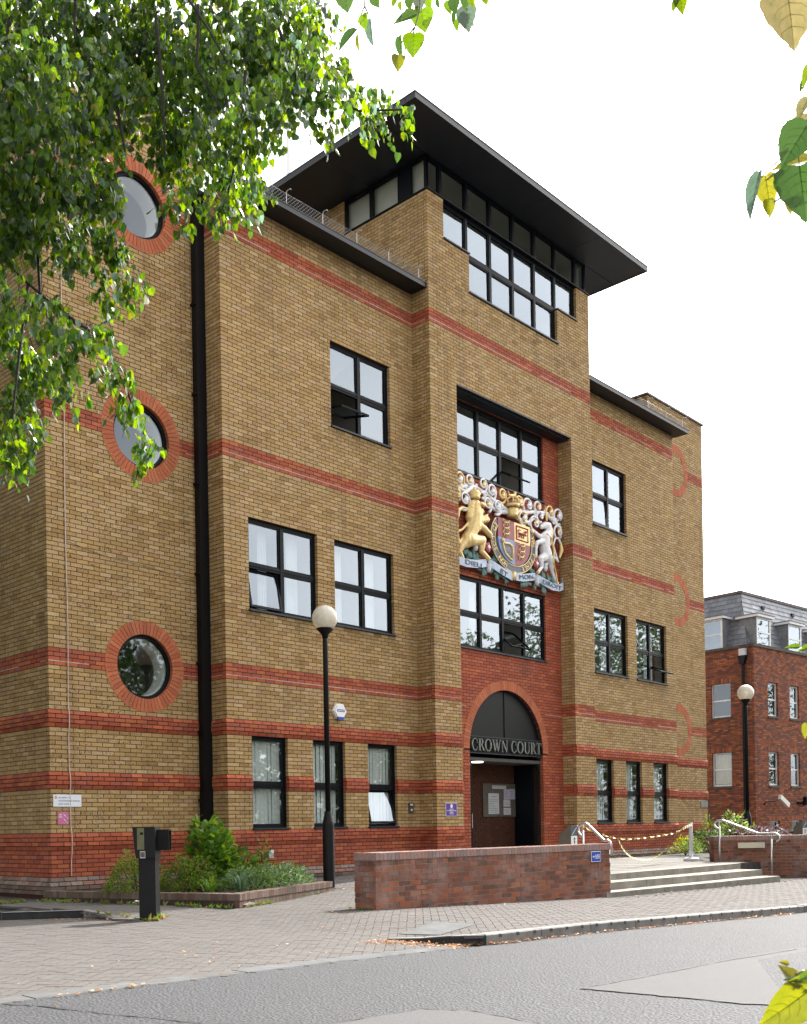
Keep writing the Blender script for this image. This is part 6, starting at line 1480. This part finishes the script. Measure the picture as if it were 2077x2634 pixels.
bush('bed_plant', 'low silvery plant towards the lamp post end of the planter', (-.45, -2.05, .06), (.52, .36), 1500, .055, [G4, G4, G1, G3], 'plant', shape=.7, wide=.35)
bush('bed_plant', 'small green plant next to the lamp post base', (.1, -1.6, .06), (.42, .32), 1000, .05, [G1, G4, G3], 'plant', shape=.7, wide=.35)
bush('bed_plant', 'thin tall young plant in front of the small wall light', (-.35, -1.45, .06), (.16, .72), 210, .075, [G1, G2, G3], 'plant', shape=.6, wide=.45, stems=2)
# strap-leaved tufts
def tuft(nm, label, c, n, l, tints, cat='plant', spread=.6, w=.008):
    rs = random.Random(int(c[0]*37)+3); mb = MB()
    for _ in range(n):
        a = rs.uniform(0, 6.283); k = rs.uniform(.2, 1)*spread; h = l*rs.uniform(.6, 1.1); q = jit(rs.choice(tints), rs); b = Vector((c[0]+rs.uniform(-.05, .05), c[1]+rs.uniform(-.05, .05), c[2]))
        s = Vector((-math.sin(a), math.cos(a), 0))*w; o = Vector((math.cos(a), math.sin(a), 0))
        ps = [b, b+o*k*h*.4+Vector((0, 0, h*.6)), b+o*k*h*.8+Vector((0, 0, h*.85)), b+o*k*h*1.25+Vector((0, 0, h*.75))]
        vs = []
        for i, p in enumerate(ps): vs += [p-s*(1-i/3.2), p+s*(1-i/3.2)]
        mb.add(vs, [(2*i, 2*i+1, 2*i+3, 2*i+2) for i in range(3)], 0, q)
    return mb.build(nm, 'leaf2', label=label, cat=cat)
tuft('strap_plant', 'blue-green strap-leaved tuft in the middle of the planter edge', (-1.75, -2.55, .07), 60, .34, [G4, (.06, .13, .07, 1)], spread=1.1, w=.011)
tuft('strap_plant', 'bright green grassy tuft right behind the black post', (-2.35, -2.55, .07), 60, .32, [G2, G1], spread=1.2, w=.008)
PU = (.055, .035, .042, 1)
bush('bed_shrub', 'pale green leafy shrub behind the right-hand handrail', (15.0, -2.9, .3), (.60, .88), 600, .11, [(.14, .2, .07, 1), (.2, .26, .12, 1), G1], wide=.6, shape=.8)
bush('bed_shrub', 'pale green shrub right of the far lamp post', (16.9, -2.5, .2), (.55, .70), 450, .11, [(.14, .2, .07, 1), G1, G2], wide=.5, shape=.9)
bush('heuchera', 'low purple-leaved clump behind the low wall', (15.2, -3.5, .3), (.95, .50), 900, .11, [PU, (.085, .05, .06, 1), (.16, .13, .13, 1)], 'plant', wide=.95, shape=.5)
bush('heuchera', 'purple-leaved clump at the foot of the far lamp post', (16.4, -3.1, .3), (.6, .48), 500, .11, [PU, (.14, .11, .11, 1)], 'plant', wide=.95, shape=.5)
bush('bed_shrub', 'dark green fern-like shrub against the far end of the court', (13.6, -2.9, .25), (.5, .85), 800, .07, [G3, G1], wide=.4)
bush('flowering_plant', 'small yellow-flowered plant beside the stanchion', (16.1, -.9, .12), (.45, .48), 700, .07, [G1, G2, (.5, .42, .02, 1)], 'plant', wide=.5)
bush('bed_plant', 'pale leafy plant by the end of the red plinth', (15.7, -1.3, .12), (.3, .5), 320, .08, [G2, (.16, .2, .1, 1)], 'plant', wide=.5)
# weeds, moss and dry litter gathered along edges
wd = MB(); rs = random.Random(2)
def weeds(p0, p1, n, off=.05, l=.05, z=None):
    for _ in range(n):
        t = rs.random(); x = p0[0]+(p1[0]-p0[0])*t+rs.uniform(-off, off); y = p0[1]+(p1[1]-p0[1])*t+rs.uniform(-off, off); zz = (gz(x, y) if z is None else z)
        for k in range(rs.randint(3, 7)):
            tri_leaf(wd, (x, y, zz), (rs.uniform(-1, 1), rs.uniform(-1, 1), rs.uniform(.4, 1.2)), (rs.uniform(-1, 1), rs.uniform(-1, 1), .5), l*rs.uniform(.5, 1.4), .35, jit(rs.choice([G2, G1, (.16, .17, .05, 1), (.22, .17, .07, 1)]), rs))
weeds((-3.75, .1), (-2.75, -3.6), 75, .05, .07); weeds((-2.5, -3.62), (-1.8, -3.32), 25, .05, .06); weeds((-4.2, -3.75), (-3.95, -3.5), 24, .1, .09); weeds((-5.2, -.2), (-3.6, .3), 40, .15, .07)
weeds((4.1, -.12), (8, -.62), 25, .04, .06, PZ); weeds((11, -.15), (17, -.15), 25, .05, .06, PZ); weeds((-1.85, -5.15), (-1.85, -5.5), 8, .03, .05); weeds((-4.4, -2.7), (-4.2, -3.4), 14, .05, .05)
weeds((-1.0, -3.0), (.1, -2.5), 14, .03, .035)
wd.build('weeds', 'leaf2', label='small weeds along the kerbs and wall feet', cat='weeds', kind='stuff')
lit = MB()
def litter(p0, p1, n, off, z=None):
    for _ in range(n):
        t = rs.random(); x = p0[0]+(p1[0]-p0[0])*t+rs.gauss(0, off); y = p0[1]+(p1[1]-p0[1])*t+rs.gauss(0, off*.5); zz = (gz(x, y) if z is None else z(x))+.006
        tri_leaf(lit, (x, y, zz+rs.uniform(0, .012)), (rs.uniform(-1, 1), rs.uniform(-1, 1), rs.uniform(-.1, .25)), (rs.uniform(-.4, .4), rs.uniform(-.4, .4), 1), rs.uniform(.012, .04), .7, jit(rs.choice([(.42, .22, .08, 1), (.3, .15, .06, 1), (.5, .32, .14, 1), (.2, .12, .06, 1)]), rs))
rz = lambda x: zp(x)-.1
litter((-4.25, -7.9), (-4.1, -9.0), 420, .13, rz); litter((-4.2, -8.9), (-3.4, kerbY(-3.4)-.06), 160, .05, rz); litter((-3.4, kerbY(-3.4)-.05), (3, kerbY(3)-.05), 420, .05, rz)
litter((-4.9, -2.35), (-4.15, -3.6), 120, .06, lambda x: zp(x)-.1); litter((-8.5, kerbY(-8.5)-.03), (-7.6, kerbY(-7.6)), 40, .05, rz); litter((-9, -8.5), (3, -4.5), 240, 1.0); litter((3.9, -6.1), (9, -6.4), 60, .05)
litter((.1, -2.6), (1.3, -2.5), 30, .08)
lit.build('leaf_litter', 'leaf2', label='dry brown leaf litter along the kerb', cat='litter', kind='stuff')
for i, (x, y, s_) in enumerate(((-3.15, -1.75, .09), (-2.38, -3.55, .16))):
    mb = MB(); r5 = random.Random(i); pts = [(x+s_*math.cos(k*1.05)*r5.uniform(.6, 1), y+s_*.6*math.sin(k*1.05)*r5.uniform(.6, 1)) for k in range(6)]
    z0 = gz(x, y); mb.add([(a, b, z0+r5.uniform(.005, .05)) for a, b in pts]+[(x, y, z0+.07)], [(k, (k+1) % 6, 6) for k in range(6)])
    mb.build('litter', ('white', 'kerb')[i], label=('crumpled white paper litter below the planter edge', 'grey crumpled wrapper at the planter corner')[i], cat='litter')
# ---- trees on the far side of the road (seen mirrored in the windows)
def far_tree(x, y, h, r, label, grp='trees across the road', nl=13000, lo=.5, ls=.25):
    t = thing('street_tree', (x, y, -.2), label, 'tree', grp); rs = random.Random(int(x*3)); mb = MB()
    for _ in range(nl):
        while True:
            a, b, c = rs.uniform(-1, 1), rs.uniform(-1, 1), rs.uniform(-1, 1)
            if .15 < a*a+b*b+c*c < 1: break
        lp = 1+.2*math.sin(a*6+x)*math.sin(c*7+b*5)
        o = Vector((x+a*r*lp, y+b*r*lp, h*lo+c*h*(.98-lo)*lp)); t_ = Vector((rs.uniform(-1, 1), rs.uniform(-1, 1), rs.uniform(-1, .4))).normalized()*ls*rs.uniform(.6, 1.2)
        s_ = t_.cross(Vector((rs.uniform(-1, 1), rs.uniform(-1, 1), rs.uniform(-1, 1)))).normalized()*ls*.4
        mb.add([o, o+t_*.5+s_, o+t_, o+t_*.5-s_], [(0, 1, 2, 3)], 0, jit(rs.choice([(.03, .07, .014, 1), (.02, .045, .012, 1), (.05, .09, .018, 1)]), rs))
    mb.build('crown', 'leaf2', t, kind='stuff')
    MB().tube([(x, y, -.4), (x, y, h*.3), (x+.1, y, h*.6)], [.3, .22, .1], 9).build('trunk', 'bark', t)
ORD = ('first', 'second', 'third', 'fourth', 'fifth', 'sixth', 'seventh', 'eighth')
for i, (x, y, h, r) in enumerate(((7, -21.5, 9.6, 4.2), (14., -22, 10.2, 4.6), (21.5, -22, 9.8, 4.6), (28.5, -22.5, 10.6, 4.8), (36, -22.5, 12.5, 5.), (44.5, -23, 16, 5.5), (53.5, -23, 17.5, 6.), (63, -24, 18, 6.))):
    far_tree(x, y, h, r, 'broad street tree across the road, %s in the row from the court end' % ORD[i])
for i, (x, y, h, r) in enumerate(((-10.8, 2.5, 17.5, 4.3), (-9.8, 10., 18., 4.6), (-17.5, -1., 17, 5.), (-18, 8, 18, 5.))):  # unseen limes, added to hold sky light off the left-facing walls
    far_tree(x, y, h, r, 'tall lime added out of view to shade the left walls, %s of four' % ORD[i], 'limes added beside the driveway for shade', 8000, .56, .3)
